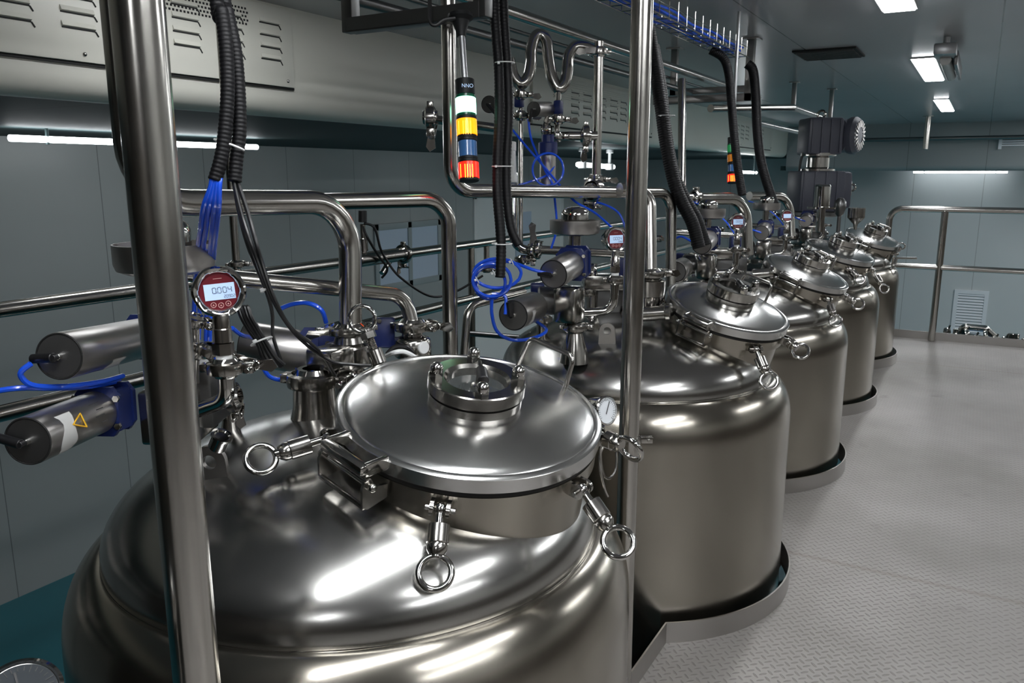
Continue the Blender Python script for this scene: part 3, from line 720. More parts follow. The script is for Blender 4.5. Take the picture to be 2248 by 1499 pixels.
def gauge(P, s, label, stem=.09, roll=0., yawo=0., txt='0.004', sub='20.902'):
    """digital pressure transmitter on a vertical stem, s = housing radius"""
    P = V(P); n = (CAMP-P).normalized(); n = (Matrix.Rotation(yawo, 3, 'Z') @ n)
    o = thing('pressure_gauge', label, 'digital gauge', P-V((0, 0, stem)), 'digital pressure gauges')
    x = V((0, 0, 1)).cross(n).normalized(); m = frame(P, n, x) @ Matrix.Rotation(roll, 4, 'Z')
    g = MB(); N = 48; rings = []
    def ring(rf, z): return [(lambda a: V(((rf*(1+.018*math.cos(6*a+.5)*(rf > .85*s)))*math.cos(a), (rf*(1+.018*math.cos(6*a+.5)*(rf > .85*s)))*math.sin(a), z)))(2*PI*k/N) for k in range(N)]
    prof = [(s*.2, -s*1.1), (s*.80, -s*1.1), (s*.86, -s*.5), (s*.98, -s*.25), (s, 0), (s*.97, s*.17), (s*.90, s*.23), (s*.80, s*.20), (s*.71, s*.09), (s*.70, s*.02), (s*.2, s*.02)]
    vs = []; fs = []
    for r_, z in prof: vs += ring(r_, z)
    for i in range(len(prof)-1):
        for k in range(N): fs.append((i*N+k, i*N+(k+1) % N, (i+1)*N+(k+1) % N, (i+1)*N+k))
    fs.append(tuple(range(N-1, -1, -1)))
    part('housing', MB().add(vs, fs, m), M_['pol'], o)
    fc = part('face', MB().cyl(m @ V((0, 0, s*.0)), m @ V((0, 0, s*.05)), s*.705, 48, bev=.0002), M_['red'], o, label='dark red gauge face')
    ds = part('display', MB().box((s*1.12, s*.62, .001), m @ T((s*.02, 0, s*.06))), M_['lcd'], o, label='lit pale blue display')
    if txt:
        part('digits', seg_mb(txt, m @ T((-s*.235, s*.05, s*.06+.0009)), s*.215, s*.125, s*.19, s*.022), M_['seg'], ds)
        part('small_digits', seg_mb(sub, m @ T((s*.16, -s*.20, s*.06+.0009)), s*.11, s*.055, s*.085, s*.012), M_['seg'], ds)
    for k, bx in enumerate((-.27, 0, .27)):
        c = m @ T((bx*s, -s*(.53 if k == 1 else .49), s*.055))
        part('button', MB().torus(c, s*.095, s*.014, 20, 6).prism([(-.04*s, -.03*s), (.04*s, -.03*s), (0, .04*s)], .0008, c), M_['rose'], o)
    part('printed_mark', MB().box((s*.32, s*.02, .0008), m @ T((0, s*.50, s*.055))), M_['rose'], o)
    z = P-V((0, 0, s*.9)); h = stem-s*.9
    st = MB().lathe([(0, 0), (s*.30, 0), (s*.33, -h*.12), (s*.33, -h*.25), (s*.36, -h*.27), (s*.36, -h*.52), (s*.30, -h*.54), (0, -h*.54)], T(z), 32)
    st.hexp(T(z-V((0, 0, h*.76))), s*.42, h*.22)
    part('stem', st, M_['fit'], o)
    part('thread_tape', MB().cyl(z-V((0, 0, h*.76)), z-V((0, 0, h*.87)), s*.31, 24), M_['white'], o, label='white sealing tape')
    part('ferrule', MB().cyl(z-V((0, 0, h*.86)), z-V((0, 0, h)), s*.28, 24), M_['pol'], o)
    return o
def vent_cap(P, r, label, stem=.07, hb=None):
    P = V(P); hb = hb or r*.72
    o = thing('vent_cap', label, 'vent cap', P-V((0, 0, stem)), 'domed vent caps')
    part('bowl', MB().lathe([(r*.2, 0), (r*.78, 0), (r*.95, hb*.12), (r, hb*.35), (r, hb), (r*.965, hb), (r*.965, hb*.35), (r*.75, hb*.08), (r*.2, hb*.08)], T(P), 56, True), M_['act'], o)
    part('dome', MB().lathe([(r*.52, hb*.1), (r*.55, hb*.8), (r*.55, hb*1.35)] + [(r*.55*math.cos(a)**.7, hb*1.35+r*.34*math.sin(a)) for a in [PI/2*k/8 for k in range(1, 8)]] + [(0, hb*1.35+r*.34)], T(P), 40), M_['pol'], o)
    part('stem', MB().cyl(P+V((0, 0, hb*.2)), P-V((0, 0, stem)), r*.24, 24), M_['fit'], o)
    return o

# ---------------------------------------------------------------- poles in front
def pole(px, py, D, r, z0, z1, label):
    p = at(px, py, D=D)
    o = solid('pole', MB().cyl((p.x, p.y, z0), (p.x, p.y, z1), r, 40, bev=.001), M_['pipe'], label, 'pole')
    return o, p
fp, fpP = pole(336, 405, .81, .0252, ZF, ZC, 'thick shiny steel pole standing in the left foreground')
mp, mpP = pole(1401, 300, 1.92, .0258, ZF, ZC, 'slim shiny steel pole between the nearest and second vessel')
# clamp round the middle pole
c = V((mpP.x, mpP.y, at(1385, 1035, D=1.85).z))
o = thing('pole_clamp', 'small two-eared band clamp around the slim middle pole', 'clamp', c)
part('band', MB().lathe([(.0262, -.008), (.031, -.008), (.032, 0), (.031, .008), (.0262, .008)], T(c), 36, True), M_['pol'], o)
for s in (-1, 1):
    d = RT*s; e = MB()
    for g in (-1, 1): e.box((.030, .004, .016), frame(c+d*.045+V((-d.y, d.x, 0))*.006*g, (0, 0, 1), d), .001)
    e.cyl(c+d*.05+V((-d.y, d.x, 0))*.013, c+d*.05-V((-d.y, d.x, 0))*.013, .0045, 10)
    part('ear', e, M_['fit'], o)

# ---------------------------------------------------------------- nearest vessel: pipes
cpt_ = at(296, 447, D=1.36)
pipe([V((cpt_.x, cpt_.y, ZC-.002)), at(296, 447, D=1.36), at(768, 443, D=1.74), at(770, 735, D=1.76)], .0245, 'thick pipe from behind the foreground pole, bending down onto the nearest vessel', .10, n=32)
a = at(600, 445, D=2.1); b = at(984, 436, D=2.32)
pipe([a+(a-b)*.6, a, b, V((b.x, b.y, -1.2))], .0225, 'pipe behind the thick one, bending down beyond the nearest vessel lid', .075, n=28)
pipe([at(395, 598, D=1.62), at(520, 612, D=1.68), at(888, 648, D=1.92), at(907, 718, D=1.93)], .0172, 'medium pipe with a swan bend, dropping onto the clamped nozzle behind the lid', .075, n=28)
q = at(700, 640, D=2.7)
pipe([at(1017, 800, D=2.75), at(1027, 672, D=2.75), at(1150, 640, D=2.95)], .0142, 'thin bent pipe between the nearest and second vessel', .06)
pipe([at(1030, 732, D=3.3), at(1230, 748, D=3.1)], .011, 'dark thin cross pipe low behind the second vessel', mat='dark')
# service rails along the left of the vessels
rx = -2.5
def rail(z, px0, px1, py0, py1, r, label, mat='pipe'):
    a = at(px0, py0, X=rx-.0); b = at(px1, py1, X=rx); return pipe([V((rx, YB+.005, a.z)), V((rx, max(a.y, 9.0), a.z))], r, label, mat=mat)
top_z = at(0, 680, X=rx).z; low_z = at(0, 908, X=rx).z
r1_ = rail(0, 0, 1000, 680, 543, .024, 'upper long service pipe running along behind all the vessels')
r2_ = rail(0, 0, 1000, 908, 665, .026, 'lower long service pipe running along behind all the vessels')
for yy in (.5, 3.9, 6.4, 8.6):
    solid('pipe_post', MB().cyl((rx, yy, ZF), (rx, yy, top_z-.01), .02).cyl((rx, yy, ZF), (rx, yy, ZF+.01), .06), M_['pipe'],
          {.5: 'post under the service pipes beside the nearest vessel', 3.9: 'post under the service pipes behind the second vessel'}.get(yy, 'post under the service pipes level with the %s vessel' % ('fourth' if yy == 6.4 else 'farthest')), 'post', 'posts under the service pipes')
# drop pipe from above on the upper rail
a = at(520, 590, X=rx+.0); pipe([V((rx, a.y, ZC)), V((rx, a.y, top_z+.01))], .016, 'thin vertical pipe dropping onto the upper service pipe above the digital gauge')
clamp((rx, a.y, top_z+.05), (0, 0, 1), .018, 'clamp at the foot of the thin drop pipe on the upper service pipe', s=1.3)
b = at(1068, 560, X=rx)
pipe([V((rx, b.y, top_z-.0)), V((rx, b.y, top_z-.16))], .017, 'short stub under the upper service pipe beside the black hoses')
clamp((rx, b.y, top_z-.16), (0, 0, 1), .02, 'clamp under the short stub beside the black hoses', s=1.4)
# probe on the upper rail (black plug + cable)
c = at(800, 565, X=rx); z = top_z
pr_ = thing('rail_probe', 'small probe with black plug standing on the upper service pipe', 'sensor', (c.x, c.y, z))
part('sleeve', MB().cyl((rx, c.y-.05, z), (rx, c.y+.28, z), .034), M_['fit'], pr_)
part('stem', MB().cyl((rx, c.y, z), at(796, 492, X=rx), .013).cyl((rx, c.y, z+.04), (rx, c.y, z+.10), .02), M_['fit'], pr_)
part('plug', MB().cyl(at(796, 488, X=rx), at(796, 462, X=rx), .020), M_['black'], pr_)
clamp((rx, c.y+.30, z), (0, 1, 0), .028, 'clamp beside the black-plugged probe on the upper service pipe', wing=(0, 0, -1), s=1.6)
pipe([V((rx, c.y+.22, z)), at(838, 600, X=rx)], .014, 'short drain stub hanging below the black-plugged probe')
cable([at(799, 490, X=rx+.01), at(822, 500, X=rx+.05), at(835, 545, X=rx+.06), at(848, 570, X=rx+.06), at(880, 610, X=rx+.1), at(945, 650, X=rx+.15), at(1000, 640, X=rx+.2), at(1060, 605, X=rx+.3)], 'black cable looping from the probe plug towards the black hoses', .006)
cable([at(797, 497, X=rx+.02), at(806, 520, X=rx+.04), at(830, 560, X=rx+.05), at(850, 590, X=rx+.05), at(838, 610, X=rx+.02)], 'short black cable loop hanging from the probe plug', .006)

# ---------------------------------------------------------------- nearest vessel: valves and instruments
yax = V((.10, 1, .07))
aP = at(131, 782, D=1.27)
actuator(aP, at(310, 742, D=1.55)-aP, .0378, .30, 'large turned steel valve actuator with dark end cap, upper of the two at far left', tag=(.5, 1.7, .10, .145), tube_dir=(-.9, -.2, -.1))
bP = at(62, 968, D=1.22)
actuator(bP, at(258, 885, D=1.47)-bP, .0375, .185, 'lower actuator at far left with a yellow warning triangle on its white tag', tag=(-.9, 2.2, .03, .065), tube_dir=(-.9, -.3, .2), group='pneumatic valve actuators')
bax = (at(258, 885, D=1.47)-bP).normalized(); m = frame(bP, bax, V((0, 0, 1)))
# warning triangle on the tag of the lower actuator
tri = MB(); n3 = (CAMP-(bP+bax*.07)).normalized(); n3 = (n3-bax*n3.dot(bax)).normalized(); cpt = bP+bax*.072+n3*.0402-V((0, 0, .004)); mt = frame(cpt, n3, bax)
for a_, b_ in (((-.016, 0), (.012, .012)), ((.012, .012), (.012, -.012)), ((.012, -.012), (-.016, 0))):
    p, q = mt @ V((a_[0], a_[1], 0)), mt @ V((b_[0], b_[1], 0)); tri.tube([p, q], .0012, 6)
bob = [o for o in bpy.data.objects if o.get('label', '').startswith('lower actuator at far left')][0]
part('warning_triangle', tri, M_['yellow'], bob, label='yellow warning triangle')
tm = MB()
for r_, (x, w) in enumerate(((.0, .03), (.004, .02), (-.002, .026), (.006, .018))):
    tm.box((w, .0016, .0004), mt @ T((.062+x, .018-.011*r_, -.0012+(.0 if r_ in (1, 2) else -.0032))))
part('printed_lines', tm, M_['ink'], bob)
# valve bodies behind the pole
def block(P, sz, label, ax=(0, 0, 1), x=(1, 0, 0), mat='fit', bev=.006, name='diaphragm_valve', cat='valve', group='valve bodies'):
    return solid(name, MB().box(sz, frame(P, ax, x), bev), M_[mat], label, cat, group)
block(at(440, 860, D=1.55), (.09, .12, .11), 'dark steel valve body right behind the digital gauge elbow', x=(.9, .5, 0), mat='dark')
block(at(395, 900, D=1.52), (.10, .12, .10), 'steel valve body behind the foreground pole at the level of the elbow', x=(.9, .5, 0))
cP = at(540, 752, D=1.86)
bc = actuator(cP, at(690, 778, D=1.86)-cP, .050, .155, 'actuator with a large dark blue bracket, left of the thick pipe foot', plate=False, det=False)
# its blue bracket
cm = frame(at(676, 800, D=1.84), CAMP-at(676, 760, D=1.84), RT)
s_ = 1.84/1777
pl = [(-27*s_, -55*s_), (-27*s_, 35*s_), (-8*s_, 62*s_), (22*s_, 62*s_), (22*s_, -70*s_)]
bcc = part('mounting_bracket', MB().prism(pl, .06, cm @ T((0, .02, -.05))).box((.045, .055, .05), cm @ T((.042, .058, -.02)), .004).box((.03, .03, .05), cm @ T((.05, .00, -.01)), .008), M_['bluecast'], bc)
for bx, by in ((8, 52), (-5, 30), (42, 34), (44, 8)):
    part('bolt', MB().hexp(cm @ T((bx*s_, by*s_+.012, .006)), .0065, .010), M_['fit'], bcc)
bd = thing('cast_bracket', 'dark blue cast bracket seen behind the raised eye nut', 'bracket', at(840, 760, D=1.98))
cm = frame(at(842, 730, D=1.98), CAMP-at(842, 730, D=1.98), RT)
part('casting', MB().box((.055, .075, .05), cm, .006).box((.03, .03, .04), cm @ T((.03, -.025, .0)), .005), M_['bluecast'], bd)
for bx, by in ((-.01, .028), (.034, -.022)): part('bolt', MB().hexp(cm @ T((bx, by, .024)), .006, .008), M_['fit'], bd)
# foot of the thick pipe: clamp, sensor body
f0 = at(765, 722, D=1.76)
clamp(f0, (0, 0, 1), .030, 'clamp joining the thick pipe to its nozzle on the nearest vessel', wing=(-.6, -.8, 0), s=1.2)
solid('membrane_valve', MB().lathe([(0, -.075), (.030, -.075), (.032, -.070), (.050, -.066), (.052, -.063), (.052, -.022), (.049, -.018), (.034, -.014), (.03, 0), (0, 0)], T(f0-V((0, 0, .015))), 48).cyl(f0-V((0, 0, .09)), f0-V((0, 0, .17)), .034), M_['fit'],
      'round turned steel valve body under the thick pipe', 'valve', 'valve bodies')
# foot of the medium pipe
g0 = at(905, 716, D=1.93)
clamp(g0, (0, 0, 1), .024, 'clamp with wing nut at the foot of the medium swan-bend pipe', wing=(.95, .2, 0), s=1.5)
vb = thing('membrane_valve', 'round steel valve body with a white disc, right of the raised eye nut', 'valve', g0-V((0, 0, .13)), 'valve bodies')
part('body', MB().lathe([(0, -.06), (.026, -.06), (.042, -.055), (.044, -.052), (.044, -.016), (.040, -.010), (.025, -.004), (.025, .01), (0, .01)], T(g0-V((0, 0, .018))), 40).cyl(g0-V((0, 0, .07)), g0-V((0, 0, .15)), .026), M_['fit'], vb)
d_ = (CAMP-g0).normalized(); d_ = (d_+RT*.75).normalized(); wq = g0-V((0, 0, .045))+V((d_.x, d_.y, 0)).normalized()*.040
part('disc', MB().cyl(wq, wq+V((d_.x, d_.y, 0)).normalized()*.008, .015, 24), M_['white'], vb, label='white disc')
# big clamped nozzle in front left
n0 = at(690, 868, D=1.63)
solid('nozzle', MB().lathe([(0, -.05), (.050, -.05), (.043, -.02), (.041, .018), (.050, .024), (.050, .030), (0, .030)], T(n0), 48), M_['fit'], 'wide short nozzle on the nearest vessel left of the lid', 'nozzle')
clamp(n0+V((0, 0, .034)), (0, 0, 1), .030, 'wide clamp with wing bolt on the short nozzle left of the lid', wing=(.9, .25, 0), s=1.9)
block(n0+V((.02, .03, .075)), (.07, .07, .04), 'flat steel valve body sitting on the wide clamp left of the lid')
# small items behind the lid: white cable loop
air_tube([at(842, 785, D=1.80), at(862, 775, D=1.72), at(885, 772, D=1.72), at(908, 782, D=1.74), at(930, 800, D=1.8)], 'white cable loop rising behind the nearest lid', .0052, 'white', 'cable')
cable([at(850, 778, D=1.76), at(868, 762, D=1.76), at(890, 762, D=1.76), at(905, 775, D=1.78)], 'short thick black cable loop behind the nearest lid', .006)

# digital gauge of the nearest vessel
G1 = at(481, 640, D=1.25); SG = .0402
gauge(G1, SG, 'large digital gauge with a red face reading 0.004, beside the foreground pole', stem=.118, roll=.07)
q1 = at(492, 806, D=1.25); q1 = V((G1.x+.002, G1.y, G1.z-.120))
clamp(q1, (0, 0, 1), .0165, 'clamp under the large digital gauge, wing nut to the right', wing=RT+V((0, 0, -.1)), s=1.3)
e0 = q1-V((0, 0, .008)); e1 = at(500, 880, D=1.26); e1 = V((e0.x, e0.y, e1.z-.004))
e2 = at(420, 905, D=1.34)
pipe([e0, e1, e2], .0128, 'polished elbow pipe curving left below the large digital gauge', .045, mat='pol', n=24)
k0 = at(508, 965, Z=.875)
solid('nozzle', MB().lathe([(0, -.02), (.030, -.02), (.021, .012), (.0155, .04), (.0150, .10), (0, .10)], T(V((k0.x, k0.y, .875))), 32), M_['fit'], 'conical nozzle below the elbow of the large digital gauge', 'nozzle')
clamp(at(512, 872, D=1.35), RT+V((0, 0, .1)), .0145, 'clamp with hanging wing nut right of the polished elbow', wing=RT+V((0, 0, -.6)), s=1.0)
m = frame(at(485, 962, D=1.36), (CAMP-at(478, 968, D=1.30)).normalized()*.45+RT*.35+UP*.8)
solid('sight_port', MB().lathe([(0, -.02), (.015, -.02), (.015, .0), (.018, .003), (.018, .007), (.014, .007), (.012, .004), (0, .004)], m, 32), M_['pol'], 'small round capped port beside the lifting lug of the nearest vessel', 'port')
# vent cap behind the pole
vc = at(365, 598, D=1.34); vent_cap(vc-V((0, 0, .0)), .079, 'wide vent cap half hidden behind the foreground pole', stem=.16, hb=.048)
# small clamps between pole and gauge
for (px, py, dd, lab) in ((424, 703, 1.42, 'small clamp left of the gauge stem, upper one'), (428, 770, 1.42, 'small clamp left of the gauge stem, lower one'), (462, 770, 1.40, 'tiny clamp touching the gauge stem')):
    clamp(at(px, py, D=dd), (.3, .2, 1), .014, lab, wing=RT, s=1.0)
pipe([at(424, 690, D=1.42), at(424, 840, D=1.44)], .011, 'thin riser pipe between the foreground pole and the gauge stem')

# ---------------------------------------------------------------- corrugated hoses with tubes and cables
def corr(pts, r, label, step=.0012):
    pts = [V((pts[0].x, pts[0].y, ZC-.002))]+list(pts)
    P_ = resample(spl(pts, 14), step)
    return solid('corrugated_hose', MB().tube(P_, [r*(1, .98, .935, .935, .98)[k % 5] for k in range(len(P_))], 20), M_['hose'], label, 'hose', 'black corrugated hoses', ang=0)
HD = 1.15
corr([at(470, -60, D=HD), at(487, 30, D=HD), at(497, 110, D=HD), at(500, 200, D=HD), at(494, 290, D=HD), at(485, 350, D=HD), at(471, 398, D=HD)], .0102, 'left of the two near black corrugated hoses, blue tubes leaving its end')
corr([at(488, -60, D=HD+.02), at(500, 30, D=HD+.02), at(516, 110, D=HD+.02), at(524, 200, D=HD+.02), at(526, 290, D=HD+.02), at(519, 350, D=HD+.02), at(515, 400, D=HD+.02)], .0100, 'right of the two near black corrugated hoses, black cables leaving its end')
def tie(c, ax, r, label, sx=1.0, tail=None):
    m = frame(c, ax, RT)
    o = thing('cable_tie', label, 'cable tie', c, 'white cable ties')
    part('strap', MB().tube([m @ V((r*sx*math.cos(a), r*math.sin(a), 0)) for a in [2*PI*k/28 for k in range(28)]], .0016, 8, closed=True), M_['white'], o)
    t = V(tail) if tail else -RT*r*sx*.6
    part('lock', MB().box((.007, .006, .006), frame(c+t+(CAMP-c).normalized()*r*.8, ax, RT), .001), M_['white'], o)
tie(at(503, 318, D=HD+.01), UP*1+RT*.35, .0125, 'white cable tie binding the two near corrugated hoses', 1.75)
for k, (x0, x1, x2, y2) in enumerate(((462, 447, 434, 545), (468, 458, 446, 545), (474, 470, 462, 548), (480, 480, 470, 548))):
    air_tube([at(x0+4, 385, D=HD-.002+.003*(k % 2)), at(x0+1, 410, D=HD), at(x1, 455, D=HD+.02), at((x1+x2)/2, 500, D=HD+.08), at(x2, y2, D=HD+.16), at(x2-6, y2+80, D=HD+.30), at(x2-10, y2+200, D=HD+.34)],
             'blue air tube %s from the left near corrugated hose' % ('leftmost', 'second', 'third', 'rightmost')[k], .0040)
cb_ = [[(512, 395), (530, 470), (560, 560), (600, 660), (650, 735), (720, 790), (775, 800), (815, 802)], [(520, 395), (545, 470), (570, 560), (600, 650), (640, 720), (700, 770), (745, 840), (760, 868)],
       [(516, 395), (522, 450), (545, 540), (585, 640), (598, 690), (600, 740), (620, 800)]]
for k, c_ in enumerate(cb_):
    cable([at(x, y, D=HD+.02+.5*max(0, (y-600)/260)+.004*k) for x, y in c_], ('black cable running from the hose end right to the thick pipe foot', 'black cable passing in front of the wide clamp to the lid', 'black cable dropping beside the cable coil')[k], .0032)
tie(at(583, 636, D=HD+.10), UP+RT*-.5, .0075, 'small white cable tie on the loose black cables')
# bundled coil of cable
bund = [(538, 672), (560, 720), (585, 770), (612, 800)]
cp_ = []
for k in range(7):
    o_ = (k-3)*3.4; dd = .004*(k % 2)
    st = [at(534+o_, 676, D=1.40+dd), at(541+o_, 696, D=1.40+dd), at(556+o_, 722, D=1.41+dd), at(573+o_*.9, 749, D=1.42+dd), at(590+o_*1.3, 782, D=1.44+dd), at(606+o_*1.6, 800, D=1.46+dd)]
    cp_ += st if k % 2 == 0 else st[::-1]
cable(cp_, 'folded black cable coil tied up right of the large digital gauge', .0042, group=None)
tie(at(574, 749, D=1.42), UP-RT*.45, .019, 'thick white cable tie around the black cable coil')
# blue tubes at the far left
air_tube([at(68, 798, D=1.25), at(45, 820, D=1.25), at(70, 845, D=1.27), at(140, 848, D=1.31), at(220, 838, D=1.38), at(270, 825, D=1.45)], 'blue air tube curling from the upper far-left actuator', .0045)
air_tube([at(-30, 862, D=1.27), at(40, 852, D=1.28), at(120, 852, D=1.32), at(200, 848, D=1.38), at(262, 836, D=1.46)], 'blue air tube entering from the left edge between the two actuators', .0045)
air_tube([at(610, 680, D=1.8), at(640, 668, D=1.8), at(675, 665, D=1.8), at(705, 680, D=1.8), at(716, 708, D=1.82)], 'blue air tube arching over the blue bracket', .0052)
air_tube([at(510, 720, D=1.6), at(530, 735, D=1.65), at(560, 742, D=1.8), at(600, 745, D=1.88)], 'blue air tube behind the cable coil', .0045)
air_tube([at(575, 800, D=1.6), at(590, 825, D=1.62), at(620, 834, D=1.65), at(650, 828, D=1.68), at(672, 815, D=1.72)], 'blue air tube sagging below the actuator left of the lid', .0045)
# thermometer dial and bottom-left gauge
def dial(P, nrm, r, label, needle=2.0, mat='pol', dark=False):
    P = V(P); m = frame(P, nrm, RT); o = thing('dial_gauge', label, 'dial gauge', P)
    part('case', MB().lathe([(0, -.03), (r*.9, -.03), (r*.94, -.004), (r, 0), (r, .006), (r*.9, .008), (r*.86, .004), (0, .003)], m, 48), M_[mat], o)
    part('dial', MB().cyl(m @ V((0, 0, .0035)), m @ V((0, 0, .0045)), r*.85, 40, bev=.0001), M_['dial'] if not dark else M_['facedark'], o)
    k = MB()
    for j in range(24):
        a = -PI*.25+PI*1.5*j/23; k.box((r*(.12 if j % 4 else .2), r*.02, .0004), m @ Matrix.Rotation(a, 4, 'Z') @ T((r*.72, 0, .005)))
    part('scale', k, M_['ink'], o)
    part('needle', MB().box((r*.9, r*.05, .0006), m @ Matrix.Rotation(needle, 4, 'Z') @ T((r*.2, 0, .006))), M_['ink'], o)
    part('stem', MB().cyl(m @ V((0, 0, -.03)), m @ V((0, 0, -.055)), r*.3, 16), M_['fit'], o)
    return o
dP = at(1328, 901, D=1.62); dial(dP, (CAMP-dP).normalized()+RT*.95, .030, 'small white dial gauge at the right edge of the nearest lid', 1.2)
dP = at(46, 1530, D=.80); dial(dP, (CAMP-dP).normalized()+V((0, 0, .9)), .038, 'dark dial gauge cut off by the bottom left corner', 2.2, dark=True)
pipe([dP-V((0, 0, .05)), V((dP.x, dP.y, -.3))], .012, 'thin stand pipe of the dial gauge in the bottom left corner')
solid('capillary_coil', MB().tube(spl([at(x, y, D=1.66+.01*k) for k, (x, y) in enumerate(((1325, 935), (1326, 960), (1318, 990), (1325, 1040), (1338, 1050), (1352, 1030), (1352, 990), (1338, 975), (1322, 985), (1316, 1020), (1326, 1070), (1334, 1090)))], 8), .0028, 8), M_['fit'],
      'looped steel capillary tube hanging under the small white dial gauge', 'tube')

# ================================================================= GEAR ON THE SECOND TO FIFTH VESSEL
gp = [None, at(1352, 525, D=2.52), at(1620, 487, D=3.68), at(1728, 474, D=4.82)]
gp.append(gp[3]+V((0, 1.34, 0)))
vp = [None, at(1262, 515, D=2.54), at(1553, 480, D=3.66), at(1682, 462, D=4.80)]
WH = ['', 'second vessel', 'third vessel', 'fourth vessel', 'farthest vessel']
for k in (1, 2, 3, 4):
    w = WH[k]; off = gp[k]-gp[1]; n_seg = 20 if k == 1 else 14
    A = lambda x, y, D: at(x, y, D=D)+off
    if k < 4:
        gauge(gp[k], .0395, 'digital pressure gauge with a red face on the %s' % w, stem=.125, roll=.02, yawo=(.42 if k == 1 else .25), txt='0.004' if k < 3 else None, sub='20.902')
        vent_cap(vp[k], .079, 'domed steel vent cap above the %s' % w, stem=.105 if k == 1 else .07, hb=.045)
    g = gp[k]
    b = g-V((0, 0, .127))
    clamp(b, (0, 0, 1), .0165, 'clamp under the digital gauge stem of the %s' % w, wing=RT, s=1.2)
    pipe([b-V((0, 0, .01)), b-V((0, 0, .10)), b-V((.16, .08, .11))], .014, 'polished elbow below the digital gauge of the %s' % w, .055, mat='pol')
    # actuators
    p = A(1215, 602, 2.36); ax = A(1287, 562, 2.62)-p
    actuator(p, ax, .0435, .15, 'upper turned steel actuator on the %s, cap facing the camera' % w, tag=(.1, 1.9, .045, .060), tube_dir=(-1, 0, .1), plate=True, capmat='act', det=k < 3)
    p = A(1127, 692, 2.34); ax = A(1200, 660, 2.60)-p
    if k < 4: actuator(p, ax, .0455, .17, 'lower turned steel actuator on the %s, left of the square valve block' % w, tag=(-.2, 1.9, .035, .060), tube_dir=(-.1, -.1, 1), plate=False, capmat='act', det=k < 3)
    p = A(1205, 660, 2.56)
    solid('diaphragm_valve', MB().cyl(p-RT*.035, p+RT*.02, .045, 24), M_['dark'], 'dark round coupling beside the square valve block of the %s' % w, 'valve', 'valve bodies')
    block(A(1250, 668, 2.50), (.078, .078, .112), 'square polished steel valve block on the %s' % w, bev=.012)
    # conical nozzle
    p = A(1262, 722, 2.50)
    solid('nozzle', MB().lathe([(0, -.105), (.046, -.105), (.038, -.06), (.024, -.012), (.034, -.004), (.034, .004), (0, .004)], T(p), 32), M_['fit'], 'conical nozzle under the square valve block of the %s' % w, 'nozzle')
    clamp(p+V((0, 0, .006)), (0, 0, 1), .022, 'clamp between the conical nozzle and the valve block of the %s' % w, wing=RT, s=1.2)
    # back group of bodies
    block(A(1330, 618, 2.80), (.16, .10, .05), 'flat steel valve body behind the digital gauge of the %s' % w, x=RT)
    block(A(1345, 655, 2.86), (.19, .10, .09), 'dark valve body under the flat one on the %s' % w, x=RT, mat='dark')
    for j, (x, y, D) in enumerate(((1180, 548, 2.95), (1150, 570, 3.0), (1232, 640, 2.75), (1300, 600, 2.80), (1290, 640, 2.78), (1395, 640, 2.85), (1300, 700, 2.8), (1190, 700, 2.7), (1380, 690, 2.8), (1245, 700, 2.85))):
        if k == 4 and j > 5: break
        clamp(A(x, y, D), ((1, .3, 0), (0, 0, 1), (.4, 1, 0))[j % 3], .020, '%s small clamp in the cluster of fittings on the %s' % (('leftmost', 'upper left', 'middle', 'upper right', 'central', 'rightmost', 'lower', 'lower left', 'lower right', 'lowest')[j], w), wing=(RT, V((0, 0, -1)), RT*-1)[j % 3], s=1.3)
    p0, p1 = A(1180, 548, 2.95), A(1410, 560, 3.1)
    pipe([p0, p1], .016, 'horizontal connecting pipe behind the valve cluster of the %s' % w)
    q = A(1300, 640, 2.8)
    pipe([A(1300, 600, 2.8), A(1300, 745, 2.85)], .020, 'short upright pipe in the middle of the valve cluster on the %s' % w)
    pipe([A(1395, 640, 2.85), A(1395, 740, 2.88)], .020, 'short upright pipe at the right of the valve cluster on the %s' % w)
    pipe([A(1190, 690, 2.7), A(1190, 760, 2.72)], .018, 'short upright pipe at the left of the valve cluster on the %s' % w)
    # horizontal sight lamp next to the lid
    p = A(1408, 690, 2.62)
    solid('inspection_lamp', MB().cyl(p, p+V((.08, .02, .01)), .024, 20).cyl(p+V((.075, .02, .01)), p+V((.095, .022, .012)), .030, 24), M_['fit'], 'horizontal inspection lamp against the lid of the %s' % w, 'lamp', 'inspection lamps')
    air_tube([A(1212, 602, 2.35), A(1170, 592, 2.36), A(1120, 575, 2.38), A(1075, 575, 2.36), A(1045, 600, 2.34), A(1050, 640, 2.34), A(1075, 655, 2.36)] if k == 1 else
             [A(1212, 602, 2.35), A(1180, 590, 2.36), A(1150, 575, 2.40), A(1120, 600, 2.42), A(1135, 640, 2.4)], 'blue air tube from the upper actuator of the %s' % w, .0048)
    air_tube([A(1350, 560, 2.62), A(1330, 520, 2.7), A(1290, 480, 2.8), A(1250, 460, 2.9)] if k > 1 else [A(1376, 510, 2.9), A(1360, 470, 2.9), A(1330, 450, 2.9), A(1290, 440, 2.95)], 'thin blue air tube rising above the %s' % w, .004)
    if k < 4:
        block(A(1365, 590, 2.75), (.05, .05, .07), 'dark blue solenoid block behind the gauge stem of the %s' % w, x=RT, mat='bluecast', name='solenoid_valve', group='blue solenoid blocks')
        block(A(1180, 632, 2.66), (.045, .05, .03), 'blue bracket block above the lower actuator of the %s' % w, x=RT, mat='bluecast', name='solenoid_valve', group='blue solenoid blocks')
